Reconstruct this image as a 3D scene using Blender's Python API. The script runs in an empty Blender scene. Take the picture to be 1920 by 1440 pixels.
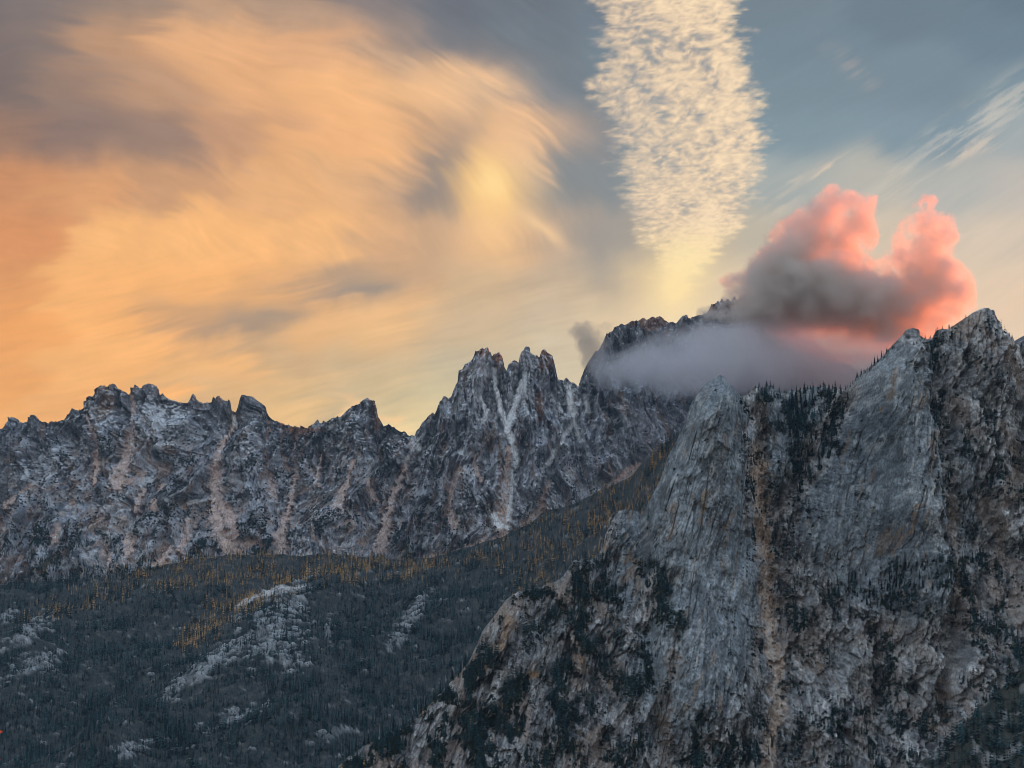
import bpy, math, random
import numpy as np

random.seed(7)
rng = np.random.default_rng(7)
scene = bpy.context.scene
COL = scene.collection

# ------------------------------------------------------------------ camera
FPX = 2900.0                      # focal length in pixels of the 1920 px wide photograph
PITCH = math.atan((1150 - 720) / FPX)
cam_data = bpy.data.cameras.new("camera")
cam_data.sensor_width = 36.0
cam_data.lens = 36.0 * FPX / 1920.0
cam_data.clip_start = 0.5
cam_data.clip_end = 120000.0
cam = bpy.data.objects.new("camera", cam_data)
COL.objects.link(cam)
cam.location = (0, 0, 0)
cam.rotation_euler = (math.pi / 2 + PITCH, 0, 0)
scene.camera = cam

# ------------------------------------------------------------------ exposure / render
scene.view_settings.view_transform = 'Standard'
scene.view_settings.look = 'None'
scene.view_settings.gamma = 1.0
scene.view_settings.exposure = 0.2
scene.view_settings.use_curve_mapping = False
cy = scene.cycles
cy.max_bounces = 7
cy.diffuse_bounces = 3
cy.volume_bounces = 6
cy.transparent_max_bounces = 64
cy.use_denoising = True
cy.use_adaptive_sampling = True
cy.adaptive_threshold = 0.008
cy.pixel_filter_type = 'BLACKMAN_HARRIS'
cy.filter_width = 0.8

SUN_AZ = math.radians(36)         # clockwise from the view direction (+Y)
SUN_EL = math.radians(2.5)

_cp, _sp = math.cos(PITCH), math.sin(PITCH)


def ray(px, py):
    """direction through a photograph pixel, scaled to one metre of depth (y = 1)"""
    a = (np.asarray(px, float) - 960.0) / FPX
    b = (720.0 - np.asarray(py, float)) / FPX
    dy = _cp - b * _sp
    dz = _sp + b * _cp
    return a / dy, dz / dy


def project(x, y, z):
    d = y * _cp + z * _sp
    b = (-y * _sp + z * _cp) / d
    return 960.0 + FPX * x / d, 720.0 - FPX * b


def uv_of(px, py):
    """azimuth / elevation of a pixel, times the focal length"""
    dx, dz = ray(px, py)
    return float(np.arctan(dx) * FPX), float(np.arctan(dz / np.sqrt(1 + dx * dx)) * FPX)


# ------------------------------------------------------------------ node helper
class NB:
    def __init__(self, tree):
        self.t = tree
        self.n = tree.nodes
        self.l = tree.links

    def new(self, kind, **kw):
        n = self.n.new(kind)
        for k, v in kw.items():
            setattr(n, k, v)
        return n

    def put(self, sock, v):
        if isinstance(v, bpy.types.NodeSocket):
            self.l.new(v, sock)
        elif isinstance(v, (tuple, list)):
            sock.default_value = tuple(v) + ((1.0,) if len(v) == 3 and len(sock.default_value) == 4 else ())
        else:
            sock.default_value = v

    def m(self, op, a, b=None, c=None, clamp=False):
        n = self.new('ShaderNodeMath', operation=op)
        n.use_clamp = clamp
        self.put(n.inputs[0], a)
        if b is not None:
            self.put(n.inputs[1], b)
        if c is not None:
            self.put(n.inputs[2], c)
        return n.outputs[0]

    def add(self, a, b): return self.m('ADD', a, b)
    def sub(self, a, b): return self.m('SUBTRACT', a, b)
    def mul(self, a, b): return self.m('MULTIPLY', a, b)

    def ss(self, x, lo, hi):
        """smoothstep from 0 at lo to 1 at hi (lo may be above hi)"""
        n = self.new('ShaderNodeMapRange', interpolation_type='SMOOTHSTEP')
        self.put(n.inputs[0], x)
        n.inputs[1].default_value = lo
        n.inputs[2].default_value = hi
        n.inputs[3].default_value = 0.0
        n.inputs[4].default_value = 1.0
        return n.outputs[0]

    def xyz(self, x, y, z=0.0):
        n = self.new('ShaderNodeCombineXYZ')
        for i, v in enumerate((x, y, z)):
            self.put(n.inputs[i], v)
        return n.outputs[0]

    def noise(self, vec, scale=1.0, detail=4.0, rough=0.5, dist=0.0):
        n = self.new('ShaderNodeTexNoise')
        self.put(n.inputs['Vector'], vec)
        n.inputs['Scale'].default_value = scale
        n.inputs['Detail'].default_value = detail
        n.inputs['Roughness'].default_value = rough
        n.inputs['Distortion'].default_value = dist
        return n.outputs['Fac']

    def mix(self, f, a, b, blend='MIX'):
        n = self.new('ShaderNodeMix', data_type='RGBA', blend_type=blend)
        n.clamp_factor = True
        self.put(n.inputs[0], f)
        self.put(n.inputs[6], a)
        self.put(n.inputs[7], b)
        return n.outputs[2]

    def ramp(self, f, stops):
        n = self.new('ShaderNodeValToRGB')
        cr = n.color_ramp
        while len(cr.elements) > 1:
            cr.elements.remove(cr.elements[-1])
        cr.elements[0].position = stops[0][0]
        cr.elements[0].color = tuple(stops[0][1]) + (1,)
        for p, c in stops[1:]:
            e = cr.elements.new(p)
            e.color = tuple(c) + (1,)
        self.put(n.inputs[0], f)
        return n.outputs[0]


def lin(r, g, b):
    f = lambda v: (v / 255 / 12.92) if v / 255 <= 0.04045 else ((v / 255 + 0.055) / 1.055) ** 2.4
    return (f(r), f(g), f(b))


# ------------------------------------------------------------------ world: evening sky
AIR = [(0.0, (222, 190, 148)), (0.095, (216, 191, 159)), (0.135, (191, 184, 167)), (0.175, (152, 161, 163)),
       (0.225, (124, 143, 153)), (0.29, (108, 131, 146)), (0.40, (138, 164, 186)), (0.55, (164, 196, 228)), (1.0, (168, 202, 238))]  # upper stops, above the view, are raised to light the terrain
world = bpy.data.worlds.new("World")
scene.world = world
world.use_nodes = True
wt = world.node_tree
wt.nodes.clear()
W = NB(wt)
tc = W.new('ShaderNodeTexCoord')
sep = W.new('ShaderNodeSeparateXYZ')
wt.links.new(tc.outputs['Generated'], sep.inputs[0])
X, Y, Z = sep.outputs
el01 = W.m('DIVIDE', W.m('ARCSINE', Z), 4600.0 / FPX)
sky = W.new('ShaderNodeTexSky', sky_type='NISHITA')
sky.sun_disc = False
sky.sun_elevation = SUN_EL
sky.sun_rotation = SUN_AZ
sky.altitude = 1800
sky.dust_density = 1.5
skyc = W.mix(1.0, sky.outputs[0], (0.055, 0.055, 0.055), 'MULTIPLY')
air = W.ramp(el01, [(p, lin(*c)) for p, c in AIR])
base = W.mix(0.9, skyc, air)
# cooler, brighter cirrus over the unseen sky, added to light the shaded land
zc = W.m('MAXIMUM', W.m('ABSOLUTE', Z), 0.08)
gen = W.noise(W.xyz(W.m('DIVIDE', X, zc), W.m('DIVIDE', Y, zc), 0.0), 0.6, 3.0, 0.6)
cov = W.mul(W.ss(gen, 0.36, 0.62), 0.6)
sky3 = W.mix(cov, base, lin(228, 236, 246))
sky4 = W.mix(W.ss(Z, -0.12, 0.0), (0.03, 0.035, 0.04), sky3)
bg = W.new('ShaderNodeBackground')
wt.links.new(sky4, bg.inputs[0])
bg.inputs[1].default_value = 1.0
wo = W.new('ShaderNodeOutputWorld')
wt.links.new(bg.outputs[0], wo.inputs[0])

# ------------------------------------------------------------------ sun
sun_data = bpy.data.lights.new("sun", 'SUN')
sun_data.energy = 3.4
sun_data.angle = math.radians(0.6)
sun_data.color = (1.0, 0.165, 0.02)
sun = bpy.data.objects.new("sun", sun_data)
COL.objects.link(sun)
sun.rotation_euler = (math.pi / 2 - SUN_EL, 0, math.pi - SUN_AZ)
sun.location = (4000, 2000, 2500)

# ------------------------------------------------------------------ numpy noise
_perm = np.random.default_rng(11).permutation(512).astype(np.int32)
_perm = np.concatenate([_perm, _perm, _perm])
_ang = np.random.default_rng(12).random(512) * 2 * np.pi
_gx, _gy = np.cos(_ang).astype(np.float32), np.sin(_ang).astype(np.float32)


def perlin(x, y, seed=0):
    x = np.asarray(x, np.float32) + np.float32(seed * 17.13)
    y = np.asarray(y, np.float32) + np.float32(seed * 9.71)
    xi, yi = np.floor(x), np.floor(y)
    xf, yf = x - xi, y - yi
    xi = xi.astype(np.int32) & 511
    yi = yi.astype(np.int32) & 511
    u = xf * xf * xf * (xf * (xf * 6 - 15) + 10)
    v = yf * yf * yf * (yf * (yf * 6 - 15) + 10)

    def g(ix, iy, fx, fy):
        h = _perm[_perm[ix & 511] + (iy & 511)]
        return _gx[h] * fx + _gy[h] * fy
    a = g(xi, yi, xf, yf)
    b = g(xi + 1, yi, xf - 1, yf)
    c = g(xi, yi + 1, xf, yf - 1)
    d = g(xi + 1, yi + 1, xf - 1, yf - 1)
    return ((a + u * (b - a)) * (1 - v) + (c + u * (d - c)) * v) * 1.5


def fbm(x, y, octv=5, seed=0, gain=0.5, lac=2.03):
    s, a, f = 0.0, 1.0, 1.0
    for i in range(octv):
        s = s + a * perlin(x * f, y * f, seed + i * 3)
        a *= gain
        f *= lac
    return s


def ridged(x, y, octv=5, seed=0, gain=0.5):
    s, a, f, w = 0.0, 1.0, 1.0, 1.0
    for i in range(octv):
        n = 1 - np.abs(perlin(x * f, y * f, seed + i * 5)) * 1.6
        n = np.clip(n, 0, 1) ** 2
        s = s + a * n * w
        w = np.clip(n * 1.6, 0, 1)
        a *= gain
        f *= 2.07
    return s


def facets(x, y, seed=0, tilt=0.9):
    """broken rock: cells that each carry one tilted plane; returns height and a random value per cell"""
    xi, yi = np.floor(x).astype(np.int32), np.floor(y).astype(np.int32)
    best = np.full(x.shape, 1e9, np.float32)
    h = np.zeros(x.shape, np.float32)
    r = np.zeros(x.shape, np.float32)
    for ox in (-1, 0, 1):
        for oy in (-1, 0, 1):
            cx, cyy = xi + ox, yi + oy
            k = _perm[_perm[(cx + seed * 31) & 511] + ((cyy + seed * 57) & 511)]
            k2 = _perm[(k + 77) & 511]
            k3 = _perm[(k2 + 131) & 511]
            fx = cx + 0.5 + (k / 511.0 - 0.5) * 0.95
            fy = cyy + 0.5 + (k2 / 511.0 - 0.5) * 0.95
            dx, dy = x - fx, y - fy
            d = dx * dx + dy * dy
            hh = (k3 / 511.0 - 0.5) * 0.8 + tilt * (dx * _gx[k] + dy * _gy[k2])
            m = d < best
            best = np.where(m, d, best)
            h = np.where(m, hh, h)
            r = np.where(m, k3 / 511.0, r)
    return h, r


def sstep(x, lo, hi):
    t = np.clip((x - lo) / (hi - lo), 0, 1)
    return t * t * (3 - 2 * t)


def pdist(px, py, pts, pad=80):
    """distance in pixels to a polyline, plus position 0..1 along it"""
    out = np.full(px.shape, 1e4, np.float32)
    al = np.zeros(px.shape, np.float32)
    pts = np.asarray(pts, np.float32)
    m = ((px > pts[:, 0].min() - pad) & (px < pts[:, 0].max() + pad) &
         (py > pts[:, 1].min() - pad) & (py < pts[:, 1].max() + pad))
    if not m.any():
        return out, al
    qx, qy = px[m], py[m]
    best = np.full(qx.shape, 1e4, np.float32)
    ba = np.zeros(qx.shape, np.float32)
    n = len(pts) - 1
    for i in range(n):
        a, b = pts[i], pts[i + 1]
        d = b - a
        L = max(1e-6, float(d @ d))
        tt = np.clip(((qx - a[0]) * d[0] + (qy - a[1]) * d[1]) / L, 0, 1)
        dd = np.hypot(qx - a[0] - tt * d[0], qy - a[1] - tt * d[1])
        mm = dd < best
        best = np.where(mm, dd, best)
        ba = np.where(mm, (i + tt) / n, ba)
    out[m] = best
    al[m] = ba
    return out, al


def inpoly(px, py, poly):
    c = np.zeros(px.shape, bool)
    n = len(poly)
    for i in range(n):
        x1, y1 = poly[i]
        x2, y2 = poly[(i + 1) % n]
        if y1 == y2:
            continue
        cond = ((y1 > py) != (y2 > py)) & (px < (x2 - x1) * (py - y1) / (y2 - y1) + x1)
        c ^= cond
    return c


def ellm(px, py, cx, cyy, rx, ry, ang=0.0):
    """elliptical falloff, 1 in the middle, 0 at the rim"""
    c, s = math.cos(math.radians(ang)), math.sin(math.radians(ang))
    a = ((px - cx) * c - (py - cyy) * s) / rx
    b = ((px - cx) * s + (py - cyy) * c) / ry
    return np.clip(1 - np.sqrt(a * a + b * b), 0, 1)


def mixc(c, col, f):
    return c + (np.asarray(col, np.float32) - c) * np.clip(f, 0, 1)[..., None]


# ------------------------------------------------------------------ the sky in view (a wide dome segment far beyond the mountains)
def n01(x, y, octv, seed, gain=0.5):
    return 0.5 + 0.5 * fbm(x, y, octv, seed, gain)


SKY_POINTS = {
    -120: [(-100, 118, 112, 112), (300, 140, 126, 116), (700, 118, 118, 122), (1000, 102, 114, 124), (1500, 104, 126, 140), (2000, 96, 120, 138)],
    0: [(-60, 116, 108, 106), (80, 126, 114, 110), (200, 150, 128, 112), (400, 182, 148, 120), (550, 172, 144, 122), (700, 130, 122, 120), (850, 106, 111, 119), (1000, 106, 115, 123), (1150, 110, 122, 132), (1300, 112, 128, 138), (1450, 114, 129, 138), (1700, 108, 125, 136), (1950, 102, 120, 132)],
    80: [(-60, 118, 106, 102), (60, 130, 114, 106), (200, 190, 148, 115), (400, 232, 175, 125), (600, 224, 170, 125), (720, 172, 146, 126), (810, 112, 116, 122), (1000, 110, 120, 128), (1200, 112, 128, 138), (1500, 114, 132, 143), (1900, 108, 127, 140)],
    160: [(-60, 124, 107, 100), (0, 120, 106, 100), (150, 150, 124, 108), (300, 190, 148, 115), (450, 226, 170, 120), (650, 242, 183, 126), (800, 238, 187, 136), (900, 228, 187, 146), (985, 128, 130, 132), (1060, 112, 124, 132), (1200, 116, 134, 144), (1500, 120, 138, 147), (1750, 118, 136, 146), (1930, 126, 145, 154)],
    250: [(-60, 160, 122, 98), (0, 148, 117, 98), (150, 138, 115, 104), (300, 150, 124, 108), (450, 196, 150, 115), (600, 234, 175, 120), (750, 240, 182, 126), (850, 178, 149, 125), (950, 243, 192, 140), (1020, 226, 182, 142), (1085, 118, 128, 134), (1250, 122, 140, 148), (1500, 126, 146, 155), (1750, 126, 146, 156), (1930, 158, 167, 168)],
    350: [(-60, 205, 142, 94), (0, 202, 141, 95), (150, 216, 156, 105), (300, 202, 153, 112), (500, 228, 172, 118), (700, 230, 177, 125), (790, 150, 136, 125), (850, 170, 146, 122), (925, 253, 205, 135), (1000, 188, 166, 140), (1080, 130, 137, 139), (1280, 140, 150, 150), (1480, 162, 169, 166), (1600, 182, 179, 168), (1800, 178, 178, 171), (1930, 190, 183, 173)],
    450: [(-60, 212, 142, 90), (0, 216, 146, 92), (200, 247, 183, 115), (400, 250, 186, 118), (600, 242, 183, 120), (740, 234, 179, 125), (800, 180, 153, 128), (900, 242, 191, 135), (960, 218, 177, 135), (1060, 190, 165, 140), (1130, 158, 152, 143), (1280, 190, 175, 150), (1450, 188, 178, 159), (1650, 205, 190, 168), (1900, 206, 191, 171)],
    530: [(-60, 222, 152, 92), (0, 226, 156, 95), (200, 249, 181, 110), (400, 251, 183, 112), (540, 232, 174, 115), (650, 168, 147, 126), (750, 205, 165, 125), (900, 206, 176, 138), (1050, 200, 176, 146), (1150, 208, 184, 150), (1260, 240, 212, 160), (1380, 216, 196, 166), (1650, 220, 198, 170), (1900, 221, 199, 171)],
    610: [(-60, 240, 163, 93), (0, 241, 166, 95), (200, 251, 181, 108), (330, 204, 157, 112), (450, 178, 149, 119), (600, 232, 179, 122), (750, 242, 191, 132), (880, 208, 181, 145), (1050, 206, 186, 156), (1150, 226, 201, 163), (1260, 244, 218, 172), (1400, 228, 205, 172), (1900, 229, 203, 173)],
    680: [(-60, 234, 162, 96), (0, 236, 166, 98), (200, 246, 181, 112), (400, 244, 184, 118), (550, 206, 171, 128), (700, 205, 178, 138), (850, 194, 180, 151), (1050, 206, 191, 161), (1500, 226, 204, 174), (1900, 232, 206, 176)],
    750: [(-60, 241, 170, 100), (200, 242, 177, 110), (400, 214, 174, 125), (550, 228, 187, 131), (650, 204, 180, 141), (750, 215, 191, 146), (850, 211, 196, 156), (1100, 214, 196, 162)],
    830: [(0, 242, 178, 110), (300, 238, 184, 120), (550, 236, 192, 132), (770, 246, 220, 164), (1000, 224, 202, 164), (1900, 230, 204, 172)],
    1000: [(0, 236, 184, 124), (900, 230, 198, 150), (1900, 228, 200, 166)]}


def sky_colour(px, py, el):
    L = lambda *c: np.array(lin(*c), np.float32)
    pos = el / (4600.0 / FPX)
    stops = np.array([lin(*c) for p, c in AIR])
    out = np.stack([np.interp(pos, [p for p, q in AIR], stops[:, i]) for i in range(3)], -1).astype(np.float32)
    w1 = fbm(px / 330, py / 330, 3, 201)
    w2 = fbm(px / 190, py / 190, 4, 205)
    w3 = fbm(px / 60, py / 60, 4, 209)

    def E(cx, cyy, rx, ry, ang=0.0, warp=0.3, s=1.0):
        cs, sn = math.cos(math.radians(ang)), math.sin(math.radians(ang))
        a = ((qx - cx) * cs - (qy - cyy) * sn) / rx
        b = ((qx - cx) * sn + (qy - cyy) * cs) / ry
        q = np.sqrt(a * a + b * b) + warp * 0.6 * w2 + warp * 0.4 * w3
        return np.exp(-(np.maximum(q, 0) ** 2) * 1.1) * s
    # wind flow: arcs round the hook on the left, rising streaks on the right
    ex, ey = (px + 40) / 1060.0, (700 - py) / 620.0
    r = np.sqrt(ex * ex + ey * ey)
    th = np.arctan2(ey, ex)
    tx, ty = -ey * 1060, -ex * 620
    lo = sstep(py, 430, 560)                 # low down the fibres rise gently to the right
    right = sstep(px, 1050, 1350)
    tx, ty = tx * (1 - lo) - 800 * lo, ty * (1 - lo) + 180 * lo
    tx, ty = tx * (1 - right) - 800 * right, ty * (1 - right) + 420 * right
    n = np.hypot(tx, ty) + 1e-6
    tx, ty = tx / n, ty / n
    rs = r * 620 + 26 * w1
    sl = py + 0.22 * px + 16 * w1
    sr = py + 0.53 * px + 10 * w1
    ar = th * 900
    F = lambda q, a, A, k, seed, o: (fbm(ar / A, rs / a, o, seed, .55) * (1 - lo) + fbm(px / A, sl / a, o, seed + 1, .55) * lo) * (1 - right) + fbm(px / A, sr / a, o, seed + 2, .55) * right
    f_big = F(0, 55, 380, 0, 211, 4)
    f_mid = F(0, 20, 170, 0, 221, 4)
    f_fin = F(0, 7.5, 80, 0, 227, 3)
    sh = 64 * f_big + 15 * f_mid + 6 * f_fin
    amp = (0.20 + 0.80 * (1 - right)) * (1 - 0.55 * sstep(px, 620, 860) * (1 - right))
    qx = px + (tx * sh + ty * 8 * w3) * amp
    qy = py + (ty * sh - tx * 8 * w3) * amp
    # broad colours of the sky
    num = np.zeros(px.shape + (3,), np.float32)
    den = np.zeros(px.shape, np.float32) + 1e-9
    for y0, row in SKY_POINTS.items():
        wy = np.exp(-((qy - y0) / 46.0) ** 2)
        for x0, r0, g0, b0 in row:
            w = wy * np.exp(-((qx - x0) / 72.0) ** 2) + 1e-8 / (1 + ((px - x0) ** 2 + 3 * (py - y0) ** 2) / 1e4) ** 2
            num += w[..., None] * L(r0, g0, b0)
            den += w
    c = num / den[..., None]
    mod = 1 + (0.05 * f_big + 0.045 * f_mid + 0.03 * f_fin + 0.03 * w3) * (1 - 0.7 * right)
    c = c * mod[..., None]
    soft = lambda m, a: mixc(c, a, m)
    # edge of the hook against the clear lane
    hk, al = pdist(qx, qy, [(640, 70), (740, 105), (840, 118), (930, 165), (990, 215), (1030, 280), (1040, 320)], 200)
    c = soft(np.exp(-(hk / 26) ** 2) * (0.25 + 0.6 * sstep(f_mid + f_fin, -0.5, 0.7)) * sstep(al, -0.1, 0.5) * 0.75, L(246, 196, 146))
    c = soft(E(1075, 330, 55, 60, 0, .2, .55), L(126, 134, 138))
    c = soft(E(905, 90, 130, 26, -14, .3, .55), L(108, 114, 121))
    c = soft(E(838, 300, 24, 70, -38, 0.25, .55), L(140, 130, 124))
    c = soft(E(795, 365, 30, 40, -40, 0.3, .45), L(140, 130, 122))
    # knot where the hook turns
    c = soft(E(922, 355, 44, 70, 20, 0.22, 0.9), L(255, 205, 132))
    c = soft(E(922, 342, 26, 38, 10, 0.2, 0.85), L(255, 218, 148))
    c = soft(E(925, 425, 42, 45, 0, 0.3, 0.55), L(252, 203, 140))
    c = soft(E(1015, 428, 62, 15, -34, 0.2, 0.75), L(246, 204, 152))
    c = soft(E(985, 300, 34, 60, 35, 0.3, 0.4), L(250, 204, 152))
    c = soft(E(1130, 490, 50, 80, 20, 0.3, 0.45), L(140, 142, 140))
    # dusky lanes in the low bank
    c = soft(E(430, 610, 130, 15, 10, 0.3, 0.6), L(158, 140, 122))
    c = soft(E(640, 550, 110, 13, 13, 0.3, 0.65), L(142, 135, 126))
    c = soft(E(690, 590, 150, 22, 14, 0.3, 0.45), L(250, 196, 134))
    c = soft(E(715, 775, 70, 10, -26, 0.25, 0.7), L(254, 204, 146))
    # --- plume of rippled cloud over the saddle
    yy = np.array([-400, -60, 0, 70, 120, 165, 200, 260, 330, 400, 450, 490, 525, 560, 585])
    le = np.array([1090, 1112, 1118, 1120, 1112, 1092, 1120, 1148, 1155, 1172, 1196, 1216, 1222, 1234, 1250])
    ri = np.array([1380, 1388, 1390, 1400, 1412, 1424, 1432, 1440, 1430, 1405, 1375, 1345, 1322, 1292, 1270])
    le_, ri_ = np.interp(py, yy, le), np.interp(py, yy, ri)
    hw_ = (ri_ - le_) / 2
    q = (px - (le_ + ri_) / 2) / hw_
    fr = fbm(px / 46, py / 13, 4, 241, 0.6)
    fr2 = fbm(px / 90, py / 50, 3, 247, 0.5)
    rq = (1 - np.abs(q)) * hw_ + 22 * fr + 16 * fr2
    penv = sstep(rq, -8, 40) * sstep(py, 600, 560)
    szv = 0.85 + 0.35 * sstep(py, 420, 0)
    jx, jy = (px - 1270) / szv + 7 * w3 + 10 * fr2, (py - 600) / szv + 3 * w3 + 0.05 * px
    rip = fbm(jx / 24, jy / 7.5, 3, 251, 0.55)
    rip2 = fbm(jx / 12, jy / 4.2, 2, 254, 0.55)
    bigp = fbm(px / 60, py / 90, 3, 257)
    rp = 0.60 + 0.21 * rip * (0.7 + 0.6 * sstep(bigp, 0.3, -0.4)) + 0.13 * rip2 + 0.16 * bigp + 0.14 * q + 0.14 * sstep(py, 330, 520)
    pcv = penv * (0.46 + 0.48 * sstep(rp, 0.22, 0.85))
    pcol = np.zeros(px.shape + (3,), np.float32) + L(182, 172, 162)
    pcol = mixc(pcol, L(234, 206, 172), sstep(rp, 0.2, 0.65))
    pcol = mixc(pcol, L(255, 226, 184), sstep(rp, 0.55, 1.0))
    pcol = mixc(pcol, L(255, 226, 162), sstep(py, 400, 520) * 0.8)
    c = c + (pcol - c) * np.clip(pcv, 0, 1)[..., None]
    qx, qy = px, py
    c = soft(E(1292, 488, 38, 40, 0, 0.22, 0.7), L(255, 230, 172))
    c = soft(E(1262, 545, 34, 34, 0, 0.22, 0.75), L(255, 226, 166))
    # --- thin streaks on the right
    sa = (px - 1500) * 0.83 - (py - 330) * 0.55
    sb = (px - 1500) * 0.55 + (py - 330) * 0.83
    st = fbm(sa / 150, sb / 22, 5, 261, 0.6)
    c = soft(E(1860, 215, 250, 36, 34, 0.35, 0.55) * sstep(st, -0.35, 0.6), L(214, 204, 188))
    c = soft(E(1810, 285, 70, 15, 22, 0.4, 0.55) * sstep(st, -0.4, 0.4), L(232, 208, 182))
    c = soft(E(1557, 312, 60, 7, 36, 0.3, 0.7) * sstep(st, -.6, .3), L(234, 206, 176))
    c = soft(E(1480, 340, 60, 13, 28, 0.5, 0.55) * sstep(st, -.5, .4), L(230, 204, 174))
    c = soft(E(1470, 380, 60, 22, 28, 0.5, 0.4) * sstep(st, -.5, .4), L(230, 206, 178))
    c = soft(E(1600, 130, 60, 20, -40, 0.5, 0.18) * sstep(st, -.5, .4), L(220, 190, 170))
    c = soft(E(1860, 470, 260, 90, 0, 0.35, 0.35) * (0.5 + 0.5 * st), L(238, 212, 184))
    c = soft(E(1900, 560, 120, 40, 20, 0.45, 0.4) * (0.5 + 0.5 * st), L(246, 204, 168))
    edge = sstep(np.abs(px - 960), 2500, 1100) * sstep(py, -1000, -150)
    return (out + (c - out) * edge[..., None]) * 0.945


def make_sky():
    az = np.concatenate([np.radians(np.linspace(-46, -19.6, 14)), np.arange(-985, 986, 3.0) / FPX, np.radians(np.linspace(19.6, 38, 30))])
    el = np.concatenate([np.radians(np.linspace(-4, 4.2, 8)), np.arange(230, 1180, 2.9) / FPX, np.radians(np.linspace(23.6, 44, 16))])
    A, EL = np.meshgrid(az, el, indexing='ij')
    dx, dy, dz = np.sin(A) * np.cos(EL), np.cos(A) * np.cos(EL), np.sin(EL)
    px, py = project(dx, dy, dz)
    c = sky_colour(px, py, EL)
    R = 70000.0
    # open round the sun, which stands just outside the picture: the world sky goes on there and the sunlight comes in
    away = dx * math.sin(SUN_AZ) * math.cos(SUN_EL) + dy * math.cos(SUN_AZ) * math.cos(SUN_EL) + dz * math.sin(SUN_EL) < math.cos(math.radians(3.6))
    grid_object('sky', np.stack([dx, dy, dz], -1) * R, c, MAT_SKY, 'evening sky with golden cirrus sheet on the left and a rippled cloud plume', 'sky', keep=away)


# ------------------------------------------------------------------ mesh helpers
def grid_object(name, P, color, mat, label=None, cat=None, kind='structure', keep=None):
    n, m = P.shape[:2]
    me = bpy.data.meshes.new(name)
    me.vertices.add(n * m)
    me.vertices.foreach_set('co', P.astype(np.float32).ravel())
    i = np.arange(n * m, dtype=np.int32).reshape(n, m)
    q = np.stack([i[:-1, :-1], i[1:, :-1], i[1:, 1:], i[:-1, 1:]], -1).reshape(-1, 4)
    if keep is not None:
        q = q[keep[:-1, :-1].ravel()]
    me.loops.add(q.size)
    me.loops.foreach_set('vertex_index', q.ravel())
    me.polygons.add(len(q))
    me.polygons.foreach_set('loop_start', np.arange(0, q.size, 4, dtype=np.int32))
    if color is not None:
        at = me.color_attributes.new('Col', 'FLOAT_COLOR', 'POINT')
        c4 = np.ones((n * m, 4), np.float32)
        c4[:, :3] = np.clip(color.reshape(-1, 3), 0.004, 1.0)
        at.data.foreach_set('color', c4.ravel())
    me.update(calc_edges=True)
    me.materials.append(mat)
    o = bpy.data.objects.new(name, me)
    COL.objects.link(o)
    o['kind'] = kind
    if label:
        o['label'] = label
    if cat:
        o['category'] = cat
    return o


def rock_material(name, fine, bump, contrast, crack=1.3):
    m = bpy.data.materials.new(name)
    m.use_nodes = True
    nt = m.node_tree
    nt.nodes.clear()
    B = NB(nt)
    at = B.new('ShaderNodeAttribute', attribute_name='Col')
    tcn = B.new('ShaderNodeTexCoord')
    n1 = B.noise(tcn.outputs['Object'], fine, 5.0, 0.65)
    n2 = B.noise(tcn.outputs['Object'], fine * 4.3, 3.0, 0.6)
    f = B.add(B.mul(B.sub(n1, 0.5), contrast * 1.3), B.mul(B.sub(n2, 0.5), contrast))
    f = B.m('MAXIMUM', B.add(f, 1.0), 0.25)
    mp = B.new('ShaderNodeMapping')
    mp.inputs['Scale'].default_value = (1.0, 0.7, 0.42)
    mp.inputs['Rotation'].default_value = (0.0, -0.3, 0.0)
    dst = B.new('ShaderNodeVectorMath', operation='MULTIPLY_ADD')
    nz3 = B.new('ShaderNodeTexNoise')
    nz3.inputs['Scale'].default_value = fine * 0.8
    nz3.inputs['Detail'].default_value = 2.0
    nt.links.new(tcn.outputs['Object'], nz3.inputs['Vector'])
    nt.links.new(nz3.outputs['Color'], dst.inputs[0])
    dst.inputs[1].default_value = (0.9 / fine,) * 3
    nt.links.new(tcn.outputs['Object'], dst.inputs[2])
    nt.links.new(dst.outputs[0], mp.inputs['Vector'])
    vo = B.new('ShaderNodeTexVoronoi', feature='DISTANCE_TO_EDGE')
    vo.inputs['Scale'].default_value = fine * crack
    nt.links.new(mp.outputs[0], vo.inputs['Vector'])
    ck = B.ss(vo.outputs['Distance'], 0.0, 0.07)
    f = B.mul(f, B.add(0.5, B.mul(ck, 0.5)))
    vm = B.new('ShaderNodeVectorMath', operation='SCALE')
    nt.links.new(at.outputs['Color'], vm.inputs[0])
    nt.links.new(f, vm.inputs['Scale'])
    p = B.new('ShaderNodeBsdfPrincipled')
    nt.links.new(vm.outputs[0], p.inputs['Base Color'])
    p.inputs['Roughness'].default_value = 0.92
    p.inputs['Specular IOR Level'].default_value = 0.15
    bp = B.new('ShaderNodeBump')
    bp.inputs['Strength'].default_value = 0.8
    bp.inputs['Distance'].default_value = bump
    nt.links.new(n1, bp.inputs['Height'])
    nt.links.new(bp.outputs[0], p.inputs['Normal'])
    o = B.new('ShaderNodeOutputMaterial')
    nt.links.new(p.outputs[0], o.inputs[0])
    return m


def sky_material():
    m = bpy.data.materials.new("evening_sky")
    m.use_nodes = True
    nt = m.node_tree
    nt.nodes.clear()
    B = NB(nt)
    at = B.new('ShaderNodeAttribute', attribute_name='Col')
    e = B.new('ShaderNodeEmission')
    nt.links.new(at.outputs['Color'], e.inputs[0])
    o = B.new('ShaderNodeOutputMaterial')
    nt.links.new(e.outputs[0], o.inputs[0])
    m.cycles.emission_sampling = 'NONE'
    return m


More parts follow.
